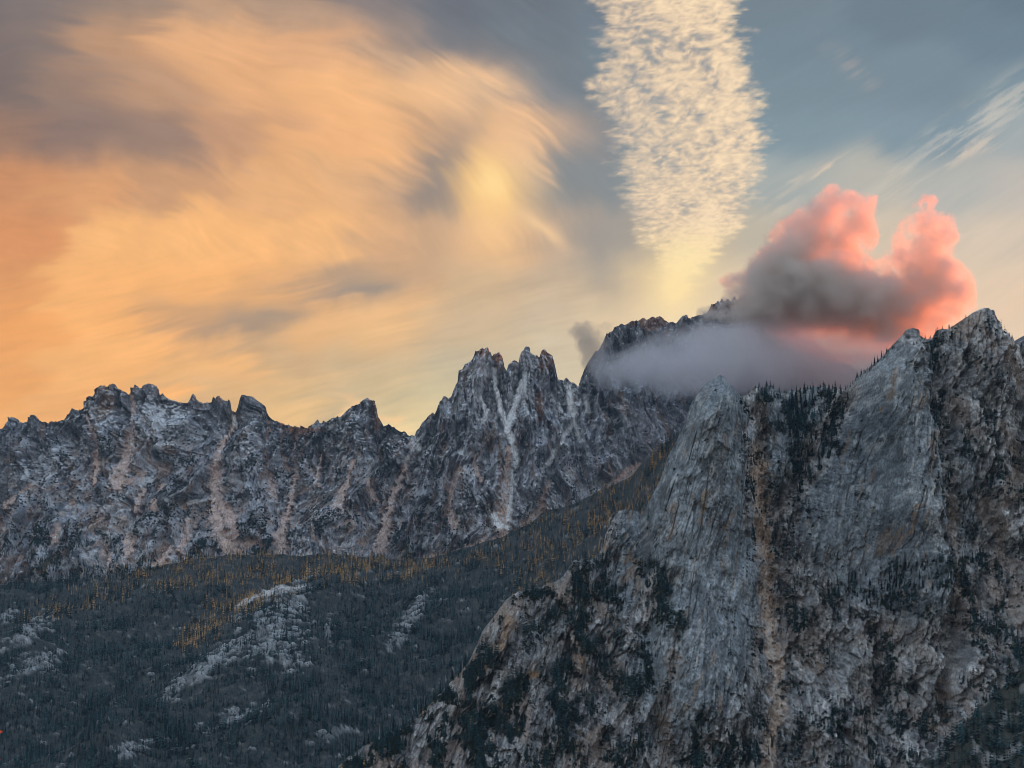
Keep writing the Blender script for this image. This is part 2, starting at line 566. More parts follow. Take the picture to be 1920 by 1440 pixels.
MAT_SKY = sky_material()
MAT_FAR = rock_material("far_rock", 0.06, 4.0, 1.2)
MAT_NEAR = rock_material("near_rock", 0.16, 1.8, 1.25)
MAT_SOIL = rock_material("forest_soil", 0.10, 1.0, 0.8)


def interp_pts(pts, q):
    p = np.asarray(pts, float)
    return np.interp(q, p[:, 0], p[:, 1])


# ================================================================== FAR RANGE
FAR_SKY = [(-120, 800), (-60, 815), (-25, 800), (0, 803), (8, 789), (13, 782), (17, 784), (20, 793), (24, 782), (30, 785), (36, 790), (42, 793), (52, 784),
 (60, 777), (66, 783), (72, 787), (87, 794), (100, 793), (117, 787), (126, 775), (133, 765), (140, 768), (148, 768), (155, 752), (161, 750),
 (173, 743), (180, 734), (187, 728), (194, 727), (200, 723), (204, 729), (210, 727), (217, 722), (222, 730), (235, 735), (239, 740),
 (243, 728), (250, 727), (257, 724), (263, 730), (270, 728), (277, 723), (285, 721), (291, 724), (297, 730), (298, 740), (303, 737), (310, 745),
 (333, 753), (350, 755), (355, 747), (361, 738), (365, 743), (368, 750), (378, 755), (393, 752), (397, 743), (405, 747), (409, 740),
 (412, 745), (415, 748), (425, 753), (429, 750), (433, 755), (434, 772), (442, 773), (447, 763), (452, 750), (457, 743), (470, 745), (483, 750), (491, 757), (498, 765),
 (505, 783), (520, 792), (547, 800), (563, 801), (578, 803), (590, 795), (595, 785), (597, 793), (613, 792), (622, 785), (638, 782),
 (650, 770), (663, 760), (677, 757), (683, 751), (690, 748), (702, 750), (706, 763), (708, 780), (718, 798), (728, 793), (740, 802), (750, 808),
 (757, 807), (765, 815), (777, 816), (787, 800), (795, 788), (803, 778), (811, 774), (815, 777), (822, 757), (828, 748), (833, 743), (840, 747), (847, 743),
 (857, 720), (860, 697), (873, 687), (885, 677), (889, 668), (892, 660), (897, 659), (903, 653), (909, 656), (915, 653), (919, 663), (923, 668), (926, 662), (933, 659),
 (942, 667), (946, 690), (950, 693), (953, 680), (960, 676), (968, 674), (972, 680), (975, 663), (982, 658), (987, 648), (993, 650), (995, 662),
 (1007, 663), (1012, 667), (1017, 655), (1022, 653), (1027, 660), (1037, 668), (1042, 690), (1047, 712), (1053, 710), (1057, 712), (1063, 707), (1068, 713),
 (1073, 715), (1079, 719), (1085, 723), (1088, 713), (1097, 690), (1110, 668), (1123, 655), (1130, 643), (1137, 628), (1144, 624), (1150, 618), (1153, 611), (1160, 611), (1167, 605), (1173, 608),
 (1179, 606), (1184, 603), (1190, 606), (1198, 599), (1206, 595), (1214, 598), (1222, 594), (1240, 592), (1249, 602), (1260, 603), (1268, 605), (1280, 594), (1287, 590), (1290, 600), (1310, 594), (1326, 587),
 (1332, 575), (1335, 568), (1342, 569), (1347, 563), (1351, 566), (1355, 556), (1360, 564), (1364, 561), (1371, 566), (1377, 556), (1383, 560), (1390, 553), (1400, 560), (1430, 568), (1480, 600), (1540, 655), (1600, 690), (1700, 700), (1800, 690), (1900, 640), (2000, 590), (2300, 540), (2700, 560), (3200, 600)]
FAR_SMALL = 1.1


def make_far():
    px = np.concatenate([np.arange(-110, 1410, 1.45), np.arange(1412, 3200, 12.0)])
    py = interp_pts(FAR_SKY, px)
    py = py + (fbm(px / 9.0, px * 0, 3, 5) * 3.0 + np.abs(perlin(px / 4.2, px * 0 + 3, 8)) * -4.0) * 0.55
    Yc = (5050 - 220 * np.exp(-((px - 960) / 130) ** 2) - 60 * np.exp(-((px - 480) / 90) ** 2)
          - 80 * np.exp(-((px - 690) / 60) ** 2) + 180 * np.exp(-((px - 1260) / 160) ** 2)
          - 130 * np.exp(-((px - 200) / 110) ** 2) + 60 * fbm(px / 120, px * 0 + 2, 3, 4))
    dx, dz = ray(px, py)
    xc, zc = dx * Yc, dz * Yc
    k = np.exp(-0.5 * (np.arange(-40, 41) / 16.0) ** 2)
    k /= k.sum()
    zs = np.convolve(np.pad(zc, 40, mode='edge'), k, mode='valid')
    ycs = np.convolve(np.pad(Yc, 40, mode='edge'), k, mode='valid')
    nrow = 300
    v = np.linspace(0, 1, nrow) ** 1.05
    zb = 60.0
    z = zc[:, None] + (zb - zc[:, None]) * v[None, :]
    x = np.repeat(xc[:, None], nrow, 1)
    h = zc[:, None] - z
    bl = sstep(h, 10, 220)
    heff = h + (zs - zc)[:, None] * bl
    spire = np.exp(-((px - 960) / 150) ** 2)[:, None]
    big = sstep(px, 1060, 1120)[:, None]
    steep = np.clip(spire + big, 0, 1)
    c_top = 0.42
    c_low = 1.25 - 0.55 * steep
    h0 = 150 + 250 * steep
    G = c_top * heff + (c_low - c_top) * np.maximum(heff - h0 * 0.3, 0) ** 2 / (np.maximum(heff - h0 * 0.3, 0) + h0)
    y = (Yc[:, None] + (ycs - Yc)[:, None] * bl) - G
    px2, py2 = project(x, y, z)
    # fall-line ribs and couloirs
    wx = x + 30 * fbm(x / 160, z / 160, 3, 21)
    slant = wx + 0.18 * z * np.sin(x / 330.0)
    rib = ridged(slant / 150.0, z / 520.0, 5, 31, 0.55) - 0.8
    rib2 = ridged(slant / 46.0, z / 150.0, 4, 37, 0.55) - 0.8
    amp = sstep(h, 0, 120)
    d = rib * (88 + 10 * steep) * (0.25 + 0.75 * amp) + rib2 * 27
    f1, r1 = facets(slant / 34.0, z / 58.0 + x / 150, 3, 1.1)
    f2, r2 = facets(slant / 12.0 + f1 * 0.4, z / 19.0, 5, 1.1)
    d = d + f1 * 16 + f2 * 6 + fbm(x / 9, z / 9, 3, 41) * 1.4
    # gullies and their debris
    wpx = px2 + 3.5 * fbm(x / 26, z / 26, 4, 51)
    wpy = py2 + 3.5 * fbm(x / 26, z / 26, 4, 57)
    SCREE = [([(245, 742), (250, 800), (238, 850), (214, 905)], 6, 12), ([(436, 776), (432, 800), (410, 840), (403, 890), (398, 930), (405, 985), (432, 1030)], 5, 13),
             ([(505, 790), (500, 840), (503, 880), (512, 930)], 4, 5), ([(560, 800), (548, 850), (555, 880), (540, 945), (526, 990), (522, 1040)], 3, 7),
             ([(530, 800), (527, 840), (540, 880)], 3, 4), ([(662, 860), (652, 900), (634, 945)], 4, 9), ([(772, 822), (766, 850), (752, 890), (735, 930), (722, 975), (712, 1030)], 5, 9),
             ([(160, 780), (185, 830), (170, 900)], 4, 5), ([(690, 900), (700, 935)], 4, 5), ([(850, 890), (842, 940), (850, 985)], 4, 8), ([(1000, 985), (930, 1010), (830, 1045), (795, 1052)], 8, 8),
             ([(345, 975), (347, 1000), (335, 1030)], 6, 7), ([(318, 965), (314, 990)], 5, 4), ([(232, 1000), (236, 1030)], 7, 9), ([(205, 1040), (202, 1082)], 7, 6),
             ([(300, 910), (292, 935), (285, 950)], 8, 7), ([(262, 920), (250, 955)], 6, 6), ([(110, 985), (98, 1015)], 4, 5), ([(60, 905), (0, 948)], 3, 5),
             ([(315, 1030), (290, 1060)], 8, 6), ([(400, 930), (425, 960), (440, 1000)], 14, 12), ([(440, 1015), (478, 1018)], 10, 8), ([(488, 1000), (490, 1025)], 5, 4), ([(518, 1000), (526, 1035)], 8, 6),
             ([(1150, 905), (1175, 885), (1200, 872)], 6, 8), ([(600, 850), (590, 905)], 3, 5), ([(880, 830), (900, 900)], 3, 4), ([(1030, 900), (1010, 960), (985, 985)], 4, 10), ([(955, 840), (948, 900), (940, 985)], 8, 14), ([(820, 1000), (845, 930), (860, 880)], 3, 5)]
    SNOW = [([(925, 690), (932, 735), (941, 775), (950, 800), (962, 830), (968, 870)], 6, 9), ([(985, 705), (970, 745), (955, 790), (950, 802)], 10, 8),
            ([(1066, 722), (1070, 755), (1078, 785), (1058, 818), (1042, 845), (1028, 872)], 7, 5), ([(1078, 785), (1086, 822)], 5, 5), ([(852, 785), (850, 815), (855, 842), (868, 852)], 4, 4),
            ([(776, 820), (784, 838)], 10, 10), ([(900, 740), (912, 770), (905, 790)], 5, 7), ([(1095, 740), (1105, 770)], 5, 8), ([(640, 790), (615, 800)], 3, 5), ([(436, 776), (440, 800)], 3, 3),
            ([(1128, 880), (1115, 915)], 3, 5), ([(960, 880), (958, 930), (954, 972)], 4, 8), ([(925, 970), (935, 985), (955, 990)], 10, 6), ([(870, 720), (862, 745), (852, 770)], 3, 5)]
    holes = fbm(x / 10, z / 14, 4, 301, 0.6) + 0.5 * fbm(slant / 5, z / 30, 3, 305)
    scree = np.zeros_like(x)
    carve = np.zeros_like(x)
    for pts, w0, w1 in SCREE:
        dd, al = pdist(wpx, wpy, pts)
        w = (w0 + (w1 * 1.5 - w0) * al ** 1.4) * 0.85
        scree = np.maximum(scree, sstep(dd + w * 0.55 * holes, w * 1.35, w * 0.55))
        carve = np.maximum(carve, np.exp(-(dd / (w * 2.2)) ** 2))
    snow = np.zeros_like(x)
    for pts, w0, w1 in SNOW:
        dd, al = pdist(wpx, wpy, pts)
        w = (w0 + (w1 - w0) * al) * 0.78
        snow = np.maximum(snow, sstep(dd, w * 1.35, w * 0.6))
        carve = np.maximum(carve, np.exp(-(dd / (w * 2.2)) ** 2))
    # pillars and ribs that stand out
    PILL = [([(893, 810), (870, 900), (855, 990)], 22), ([(1000, 720), (1010, 800), (1015, 900)], 20), ([(1055, 850), (1090, 930)], 22), ([(455, 750), (470, 800)], 16), ([(690, 755), (680, 830)], 18),
            ([(470, 800), (445, 880)], 14), ([(560, 960), (470, 880)], 6), ([(190, 930), (95, 1010), (10, 1100)], 14), ([(835, 750), (830, 850)], 10), ([(350, 800), (345, 830)], 14), ([(200, 735), (150, 800)], 14), ([(300, 880), (220, 940), (150, 1000)], 10)]
    rise = np.zeros_like(x)
    for pts, w in PILL:
        dd, al = pdist(px2, py2, pts, 120)
        rise = np.maximum(rise, np.exp(-(dd / (w * 0.9)) ** 2) * w)
    soften = 1 - 0.75 * np.maximum(scree, snow)
    d = d * soften - carve * 22 + rise * 1.3
    y = y - d
    # ---- colour of the ground
    base = np.empty(x.shape + (3,), np.float32)
    base[:] = (0.26, 0.27, 0.30)
    tone = 0.55 * fbm(x / 120, z / 160, 4, 61) + (r1 - 0.5) * 0.55 + (r2 - 0.5) * 0.6 + 0.35 * fbm(slant / 7, z / 40, 3, 63)
    base *= np.clip(1 + tone * 1.0, 0.3, 2.2)[..., None]
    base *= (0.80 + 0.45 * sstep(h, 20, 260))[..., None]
    rust = sstep(fbm(slant / 30, z / 130, 4, 71) + 0.25 * (r1 - 0.5), 0.28, 0.62)
    base = mixc(base, (0.27, 0.17, 0.115), rust * 0.75)
    tip_glow = np.zeros_like(x)
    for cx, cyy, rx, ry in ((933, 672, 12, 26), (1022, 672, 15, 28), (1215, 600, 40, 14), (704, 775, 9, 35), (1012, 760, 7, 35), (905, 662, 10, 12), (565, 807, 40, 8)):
        tip_glow = np.maximum(tip_glow, ellm(px2, py2, cx, cyy, rx * 1.5, ry * 1.5))
    base = mixc(base, (0.36, 0.17, 0.09), sstep(tip_glow + 0.25 * fbm(x / 8, z / 12, 3, 73), 0.2, 0.6) * 0.8)  # orange sun glow on the spire tops, painted into the rock colour
    # brown earth and stones on gentler ground lower down
    low = sstep(py2, 800, 880) * (1 - 0.75 * steep) + 0.25 * sstep(py2, 880, 960)
    crv = rib + 0.55 * rib2 + 0.25 * fbm(x / 30, z / 30, 3, 97)
    conc = sstep(crv, 0.35, -0.45)
    low = low * (0.22 + 0.95 * conc)
    earth = sstep(fbm(slant / 22, z / 50, 5, 81) + 0.5 * (r2 - 0.5), -0.1, 0.4) * low
    base = mixc(base, np.array((0.40, 0.335, 0.305)), earth * 0.7)
    pale = sstep(fbm(x / 40, z / 40, 5, 85) + 0.6 * (r2 - 0.5), 0.16, 0.5) * (0.35 + 0.65 * low)
    base = mixc(base, (0.54, 0.54, 0.555), pale * 0.8)
    patch = sstep(fbm(slant / 20, z / 60, 5, 307, 0.55) + 0.35 * holes, 0.42, 0.75) * low
    base = mixc(base, np.array((0.56, 0.41, 0.34)), patch * 0.75)
    base = mixc(base, np.array((0.66, 0.48, 0.40)), scree * (0.80 + 0.35 * fbm(x / 7, z / 9, 3, 87)))
    # dusting of new snow
    dust = np.zeros_like(x)
    for cx, cyy, rx, ry, an, s in ((300, 790, 70, 70, 40, 1.0), (80, 870, 90, 40, 30, .8), (905, 720, 70, 90, 0, .8), (960, 740, 60, 80, 0, 1.0), (1070, 760, 50, 70, 0, .9), (1150, 790, 120, 60, 0, .5), (650, 800, 70, 60, 0, .6), (180, 770, 80, 60, 0, .5),
                                   (460, 830, 60, 60, 0, .5), (1000, 690, 60, 40, 0, .8), (780, 840, 60, 40, 0, .9), (940, 930, 120, 70, 0, .5), (560, 900, 90, 60, 0, .4), (870, 760, 60, 60, 0, .6)):
        dust = np.maximum(dust, ellm(px2, py2, cx, cyy, rx * 1.3, ry * 1.3, an) * s)
    up = f2 * 0.5 + 0.9 * fbm(x / 11, z / 8, 3, 91) + 0.4 * fbm(x / 40, z / 30, 3, 93)
    dsn = sstep(up + dust * 1.25, 0.62, 0.98)
    base = mixc(base, (0.74, 0.755, 0.79), dsn * 0.95)
    base = mixc(base, (0.86, 0.87, 0.88), snow * sstep(up, -1.3, -0.35))
    # ---- back slope
    nb = 10
    tb = (np.arange(1, nb + 1) / nb) ** 1.6 * 620
    xb = np.repeat(x[:, :1], nb, 1)
    yb = y[:, :1] + tb[None, :]
    zb2 = z[:, :1] - tb[None, :] * (0.95 + 0.2 * fbm(xb / 80, yb / 80, 3, 95))
    xx = np.concatenate([xb[:, ::-1], x], 1)
    yy = np.concatenate([yb[:, ::-1], y], 1)
    zz = np.concatenate([zb2[:, ::-1], z], 1)
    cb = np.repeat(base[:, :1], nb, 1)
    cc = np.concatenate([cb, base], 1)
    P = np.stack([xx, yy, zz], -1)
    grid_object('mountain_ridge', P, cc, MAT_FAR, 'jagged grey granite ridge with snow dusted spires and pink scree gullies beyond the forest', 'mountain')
    return dict(x=x, y=y, z=z, px=px2, py=py2, scree=np.maximum(scree, patch * .8), snow=np.maximum(snow, dsn), steep=steep + 0 * x, conc=conc, h=h, pale=pale, earth=earth)


# ================================================================== FOREST SLOPE
MID_SKY = [(-160, 1112), (0, 1096), (133, 1088), (233, 1076), (300, 1060), (433, 1040), (600, 1040), (707, 1044), (757, 1050), (807, 1046), (853, 1034), (893, 1020), (933, 1010),
           (973, 993), (1000, 977), (1027, 958), (1057, 950), (1107, 930), (1140, 914), (1187, 890), (1203, 868), (1240, 838), (1290, 800), (1340, 770), (1420, 740), (1500, 745)]
MID_ROCK = [(510, 1190, 62, 52, 30), (400, 1242, 120, 18, 36), (550, 1135, 34, 26, 30), (545, 1245, 36, 18, 10), (775, 1150, 45, 16, 55), (745, 1200, 26, 14, 30), (616, 1180, 9, 22, 0), (520, 1108, 60, 7, 20),
            (50, 1188, 60, 14, 32), (70, 1245, 55, 20, 20), (330, 1292, 50, 11, 38), (440, 1345, 60, 14, 20), (620, 1380, 50, 12, 20), (250, 1405, 50, 12, 15), (10, 1160, 30, 10, 40), (1180, 858, 34, 12, 40)]


def mid_mask(px, py, nz):
    m = np.zeros(px.shape)
    for cx, cyy, rx, ry, an in MID_ROCK:
        m = np.maximum(m, ellm(px, py, cx, cyy, rx * 1.5, ry * 1.7, an))
    return sstep(m + 0.62 * nz, 0.42, 0.72)


def make_mid():
    px = np.arange(-150, 1500, 4.0)
    py = interp_pts(MID_SKY, px) + fbm(px / 40, px * 0, 3, 3) * 3
    Yc = np.interp(px, [-150, 0, 433, 757, 1000, 1187, 1290, 1500], [4080, 4080, 4050, 4000, 3860, 3700, 3560, 3300])
    dx, dz = ray(px, py)
    xc, zc = dx * Yc, dz * Yc
    nrow = 260
    v = np.linspace(0, 1, nrow)
    # bottom edge: below the frame
    Yb = np.interp(px, [-150, 400, 800, 1100, 1500], [2500, 2520, 2500, 2450, 2350])
    zbm = np.interp(px, [-150, 400, 800, 1100, 1500], [-340, -335, -330, -330, -330])
    y = Yc[:, None] + (Yb - Yc)[:, None] * v[None, :]
    x = xc[:, None] * (1 - v) + (dx * Yb)[:, None] * v
    z = zc[:, None] + (zbm - zc)[:, None] * (v ** 0.92)[None, :]
    # spur and basin
    px2, py2 = project(x, y, z)
    dd, al = pdist(px2, py2, [(640, 1080), (580, 1105), (500, 1160), (400, 1235), (300, 1310), (200, 1390), (120, 1460)], 300)
    spur = np.exp(-(dd / 60) ** 2) * 34
    dd2, al = pdist(px2, py2, [(560, 1085), (430, 1130), (350, 1200), (260, 1290), (120, 1380)], 300)
    basin = np.exp(-(dd2 / 70) ** 2) * 26
    dd3, al = pdist(px2, py2, [(800, 1090), (770, 1150), (700, 1230), (560, 1340), (420, 1440)], 300)
    spur = spur + np.exp(-(dd3 / 50) ** 2) * 18
    dd4, al = pdist(px2, py2, [(130, 1150), (40, 1200), (-60, 1250)], 200)
    spur = spur + np.exp(-(dd4 / 50) ** 2) * 22
    fade = sstep(v, 0.0, 0.08)[None, :]
    z = z + (spur - basin + fbm(x / 260, y / 260, 3, 11) * 26 + fbm(x / 60, y / 60, 2, 15) * 3) * fade
    px2, py2 = project(x, y, z)
    nz = fbm(x / 24, y / 24, 5, 17, 0.62)
    rock = mid_mask(px2, py2, nz)
    f1, r1 = facets(x / 16, y / 16, 2, 1.0)
    z = z + rock * (f1 * 5 + 4)
    c = np.empty(x.shape + (3,), np.float32)
    c[:] = (0.052, 0.058, 0.058)
    c = mixc(c, (0.115, 0.105, 0.098), sstep(nz, 0.05, 0.6) * 0.7)
    rc = np.array((0.29, 0.30, 0.305)) * np.clip(1 + (r1 - 0.5)[..., None] * 0.9, 0.3, 2)
    c = c + (rc - c) * (rock * 0.9)[..., None]
    sn, _ = pdist(px2 + nz * 4, py2 + nz * 3, [(440, 1140), (480, 1120), (520, 1107), (578, 1098)])
    c = mixc(c, (0.62, 0.60, 0.60), sstep(sn, 6, 2))
    nb = 6
    tb = (np.arange(1, nb + 1) / nb) * 260
    xb = np.repeat(x[:, :1], nb, 1)
    yb = y[:, :1] + tb[None, :]
    zb2 = z[:, :1] - tb[None, :] * 0.35
    P = np.stack([np.concatenate([xb[:, ::-1], x], 1), np.concatenate([yb[:, ::-1], y], 1), np.concatenate([zb2[:, ::-1], z], 1)], -1)
    cc = np.concatenate([np.repeat(c[:, :1], nb, 1), c], 1)
    grid_object('forest_slope', P, cc, MAT_SOIL, 'broad valley slope under dark conifers and golden larches below the ridge', 'slope')
    return dict(x=x, y=y, z=z, px=px2, py=py2, rock=rock)


# ================================================================== NEAR CLIFF
NEAR_SKY = [(380, 1570), (500, 1500), (590, 1458), (640, 1433), (660, 1413), (690, 1393), (717, 1375), (773, 1353), (800, 1327), (840, 1284), (870, 1253), (883, 1233), (893, 1210), (907, 1180), (930, 1150),
            (950, 1123), (970, 1110), (993, 1105), (1023, 1097), (1053, 1083), (1077, 1050), (1090, 1046), (1107, 1050), (1130, 1027), (1137, 990), (1143, 968), (1152, 960), (1170, 956), (1188, 958), (1197, 962), (1204, 966),
            (1212, 950), (1220, 933), (1240, 893), (1250, 857), (1267, 827), (1280, 795), (1293, 760), (1307, 737), (1318, 723), (1337, 713), (1347, 707), (1353, 711), (1357, 717), (1362, 727), (1368, 728), (1377, 738), (1387, 744),
            (1400, 740), (1405, 738), (1409, 728), (1413, 725), (1430, 727), (1440, 724), (1448, 726), (1452, 733), (1467, 735), (1493, 732), (1513, 726), (1533, 725), (1547, 723), (1563, 728), (1580, 731), (1590, 726), (1598, 716), (1610, 704),
            (1627, 690), (1647, 673), (1663, 655), (1680, 637), (1693, 622), (1705, 619), (1717, 618), (1722, 622), (1727, 629), (1737, 633), (1750, 632), (1757, 619), (1768, 617), (1780, 615), (1800, 602), (1820, 588), (1832, 583), (1843, 581), (1860, 583),
            (1868, 597), (1877, 617), (1890, 637), (1903, 645), (1920, 652), (1950, 672), (2010, 690), (2100, 660), (2300, 560), (2600, 500)]


def make_near():
    px = np.concatenate([np.arange(400, 600, 8.0), np.arange(600, 1955, 1.45), np.arange(1960, 2600, 14.0)])
    py = interp_pts(NEAR_SKY, px)
    py = py - (np.abs(perlin(px / 6.0, px * 0 + 1, 3)) * 4 - 1.2 + fbm(px / 14, px * 0, 3, 9) * 2.0) * 0.7
    Yc = np.interp(px, [400, 640, 880, 960, 1075, 1140, 1195, 1215, 1300, 1345, 1410, 1500, 1590, 1640, 1710, 1745, 1840, 1920, 2300, 2600],
                   [1560, 1640, 1760, 1800, 1900, 1990, 1985, 1900, 1925, 1930, 2080, 2120, 2090, 2000, 1975, 2010, 1980, 2010, 2100, 2200])
    dx, dz = ray(px, py)
    xc, zc = dx * Yc, dz * Yc
    # x must grow steadily
    xc = np.maximum.accumulate(xc + np.arange(len(xc)) * 1e-4)
    nrow = 520
    v = np.linspace(0, 1, nrow)
    zb = np.minimum(-215.0, zc - 60)
    z = zc[:, None] + (zb - zc)[:, None] * v[None, :]
    x = np.repeat(xc[:, None], nrow, 1)
    h = zc[:, None] - z
    # one broad inclined body: steep above, easing to rubble slopes at the lower left
    ybody = np.interp(px, [400, 640, 900, 1075, 1200, 1340, 1500, 1720, 1840, 1950, 2600], [1560, 1650, 1790, 1900, 1985, 2010, 2080, 2010, 2030, 2060, 2250])
    k = np.exp(-0.5 * (np.arange(-40, 41) / 18.0) ** 2)
    k /= k.sum()
    zs = np.convolve(np.pad(zc, 40, mode='edge'), k, mode='valid')
    cot = np.interp(px, [400, 900, 1150, 1300, 1500, 1800, 1950], [1.35, 1.1, 0.85, 0.40, 0.44, 0.45, 0.5])
    bl = sstep(h, 15, 140)
    heff = h + (zs - zc)[:, None] * bl
    lowz = np.maximum(60 - z, 0)
    y = Yc[:, None] + (ybody - Yc)[:, None] * sstep(h, 0, 260) * 0.6 - cot[:, None] * heff - 0.35 * lowz * sstep(x, 100, 250) - 0.0009 * lowz ** 2
    px2, py2 = project(x, y, z)
    wx = x + 4 * fbm(x / 60, z / 60, 3, 121)
    wpx = px2 + 7 * fbm(x / 22, z / 22, 4, 123)
    wpy = py2 + 7 * fbm(x / 22, z / 22, 4, 127)
    # --- named features, displacement towards the viewer in metres
    d = np.zeros_like(x)

    def bulge(pts, w, amt, sharp=2.0, warp=True):
        dd, al = pdist(wpx if warp else px2, wpy if warp else py2, pts, w * 4)
        return np.exp(-(dd / w) ** sharp) * amt
    # buttress on the left and the great slab
    d += bulge([(1345, 730), (1330, 850), (1300, 1000), (1290, 1150), (1330, 1300)], 85, 84)
    d += bulge([(1690, 680), (1690, 800), (1700, 930), (1725, 1050)], 80, 78)
    d += bulge([(1600, 900), (1560, 1000)], 110, 22)
    d += bulge([(1845, 600), (1850, 750), (1860, 900)], 60, 34)
    d += bulge([(1590, 1180), (1580, 1330)], 48, 30)
    d += bulge([(1690, 1150), (1690, 1260)], 40, 26)
    d += bulge([(1745, 1110), (1755, 1230)], 34, 24)
    d += bulge([(1840, 1200), (1850, 1300)], 40, 22)
    d += bulge([(945, 1140), (910, 1210)], 38, 16)
    d += bulge([(1000, 1200), (960, 1240)], 32, 12)
    d += bulge([(1100, 1280), (1060, 1360)], 55, 14)
    d += bulge([(1240, 1180), (1180, 1260)], 70, 12)
    d += bulge([(1165, 975), (1160, 1020)], 30, 10)
    # gullies
    GUL = [([(1405, 745), (1425, 820), (1418, 890), (1432, 950), (1441, 1040), (1447, 1120), (1452, 1190), (1461, 1270), (1460, 1340), (1448, 1445)], 26, 36),
           ([(1590, 735), (1560, 800), (1520, 880), (1480, 950), (1455, 1010)], 30, 48),
           ([(1738, 635), (1752, 700), (1750, 770), (1757, 830), (1770, 900), (1780, 990), (1790, 1090), (1790, 1180), (1782, 1260), (1790, 1350)], 20, 42),
           ([(1640, 1170), (1640, 1290), (1650, 1330)], 8, 22), ([(1806, 1110), (1800, 1190)], 6, 25), ([(1815, 640), (1812, 720), (1835, 800), (1845, 900)], 10, 12),
           ([(1230, 1090), (1180, 1180), (1120, 1290)], 26, 14), ([(1010, 1150), (970, 1200), (930, 1270)], 9, 12), ([(890, 1300), (850, 1370), (820, 1440)], 18, 8),
           ([(1180, 1330), (1130, 1390), (1080, 1440)], 22, 10), ([(1390, 800), (1398, 900), (1400, 1000)], 9, 16), ([(1710, 850), (1740, 1000), (1765, 1060)], 5, 6)]
    gully = np.zeros_like(x)
    for pts, w, dep in GUL:
        dd, al = pdist(wpx, wpy, pts, w * 4)
        g = np.exp(-(dd / w) ** 2)
        gully = np.maximum(gully, g)
        d -= g * dep
    # --- rock texture: slabs lean like a hand of cards, "/" on the face
    slabA = np.clip(ellm(wpx, wpy, 1305, 1000, 165, 440, -8) * 3.0, 0, 1) + np.clip(ellm(wpx, wpy, 1625, 880, 200, 340, 25) * 3.0, 0, 1)
    slabA = np.clip(slabA, 0, 1) * (1 - np.clip(gully * 1.3, 0, 1))
    rough = 1 - 0.90 * slabA
    th_ = math.radians(70)
    along = wx * math.cos(th_) + z * math.sin(th_)
    across = wx * math.sin(th_) - z * math.cos(th_)
    big = ridged(across / 70, along / 190, 4, 131, 0.5) - 0.75
    med = ridged(across / 20, along / 75, 4, 137, 0.55) - 0.75
    F1, R1 = facets(across / 26 + 0.3 * med, along / 46, 11, 1.0)
    F2, R2 = facets(across / 8.5, along / 19 + 0.2 * F1, 13, 1.1)
    F3, R3 = facets(across / 3.1, along / 6.4, 17, 1.1)
    d += big * (6 + 16 * rough) + med * (1.0 + 7.0 * rough) + F1 * (2.2 + 11 * rough) + F2 * (0.9 + 4.6 * rough) + F3 * (0.45 + 1.5 * rough)
    # long joints down the slabs, short cross joints
    F4, R4 = facets(across / 1.7, along / 3.4, 29, 1.0)
    acr = x * math.sin(th_ + .09) - z * math.cos(th_ + .09)
    alo = x * math.cos(th_ + .09) + z * math.sin(th_ + .09)
    j1 = sstep(np.abs(perlin(acr / 15, alo / 330, 181)), 0.06, 0.0) * sstep(perlin(acr / 24, alo / 50, 182), -0.25, 0.15)
    j2 = sstep(np.abs(perlin(acr / 6.5, alo / 110, 183)), 0.09, 0.0) * sstep(perlin(wx / 30, z / 45, 185), -0.05, 0.3)
    j3 = sstep(np.abs(perlin(wx / 60, z / 11 + wx / 30, 187)), 0.05, 0.0) * sstep(perlin(wx / 20, z / 20, 189), 0.0, 0.3)
    d -= j1 * (5.0 + 4 * rough) + j2 * (3.0 + 2 * rough) + j3 * 2.0
    # lower bands: blocky and upright
    blk = sstep(py2, 1080, 1160) * sstep(px2, 1440, 1500)
    Fb, Rb = facets(wx / 15, z / 30, 19, 1.0)
    Fb2, Rb2 = facets(wx / 5.0, z / 7.5, 23, 1.0)
    d += blk * (Fb * 8 + Fb2 * 2.2)
    scale_top = 0.3 + 0.7 * sstep(h, 0, 40)
    y = y - d * scale_top
    px3, py3 = project(x, y, z)
    # --- ground colour
    c = np.empty(x.shape + (3,), np.float32)
    c[:] = (0.385, 0.375, 0.37)
    sl1 = sstep(slabA, 0.05, 0.55)
    c = mixc(c, (0.262, 0.292, 0.315), sl1)
    streak = 0.26 * fbm(across / 1.8, along / 9, 4, 143, 0.6) + 0.34 * fbm(across / 6.5, along / 32, 3, 147) + 0.34 * fbm(x / 3.2, z / 4.2, 4, 148, 0.65)
    blot = (R1 - .5) * .45 + (R2 - .5) * .6 + (R3 - .5) * .6 + 0.40 * fbm(x / 6, z / 6, 4, 145)
    tone = 0.55 * fbm(wx / 70, z / 90, 4, 141) + 0.30 * fbm(wx / 22, z / 30, 3, 149) + streak * (0.35 + 0.45 * sl1) + blot * (1 - 0.72 * sl1)
    c *= np.clip(1 + tone * 0.85, 0.22, 2.2)[..., None]
    fleck = sstep(R3, 0.90, 0.99) * 0.55 + sstep(R4, 0.90, 0.99) * 0.45 - sstep(R3, 0.16, 0.03) * 0.40 - sstep(R4, 0.18, 0.03) * 0.30
    c *= (1 + fleck * (1 - 0.35 * sl1))[..., None]
    c = mixc(c, (0.11, 0.115, 0.115), np.clip(j1 * 0.5 + j2 * 0.4 + j3 * 0.35, 0, 0.7))       # darker along the joints
    lo_left = sstep(px3, 1260, 1130) * sstep(py3, 990, 1080)
    c *= (1 - 0.28 * lo_left)[..., None]       # darker at the lower left of the cliff
    brown = sstep(fbm(wx / 45, z / 60, 5, 151) + 0.3 * (R2 - .5), -0.02, 0.42)
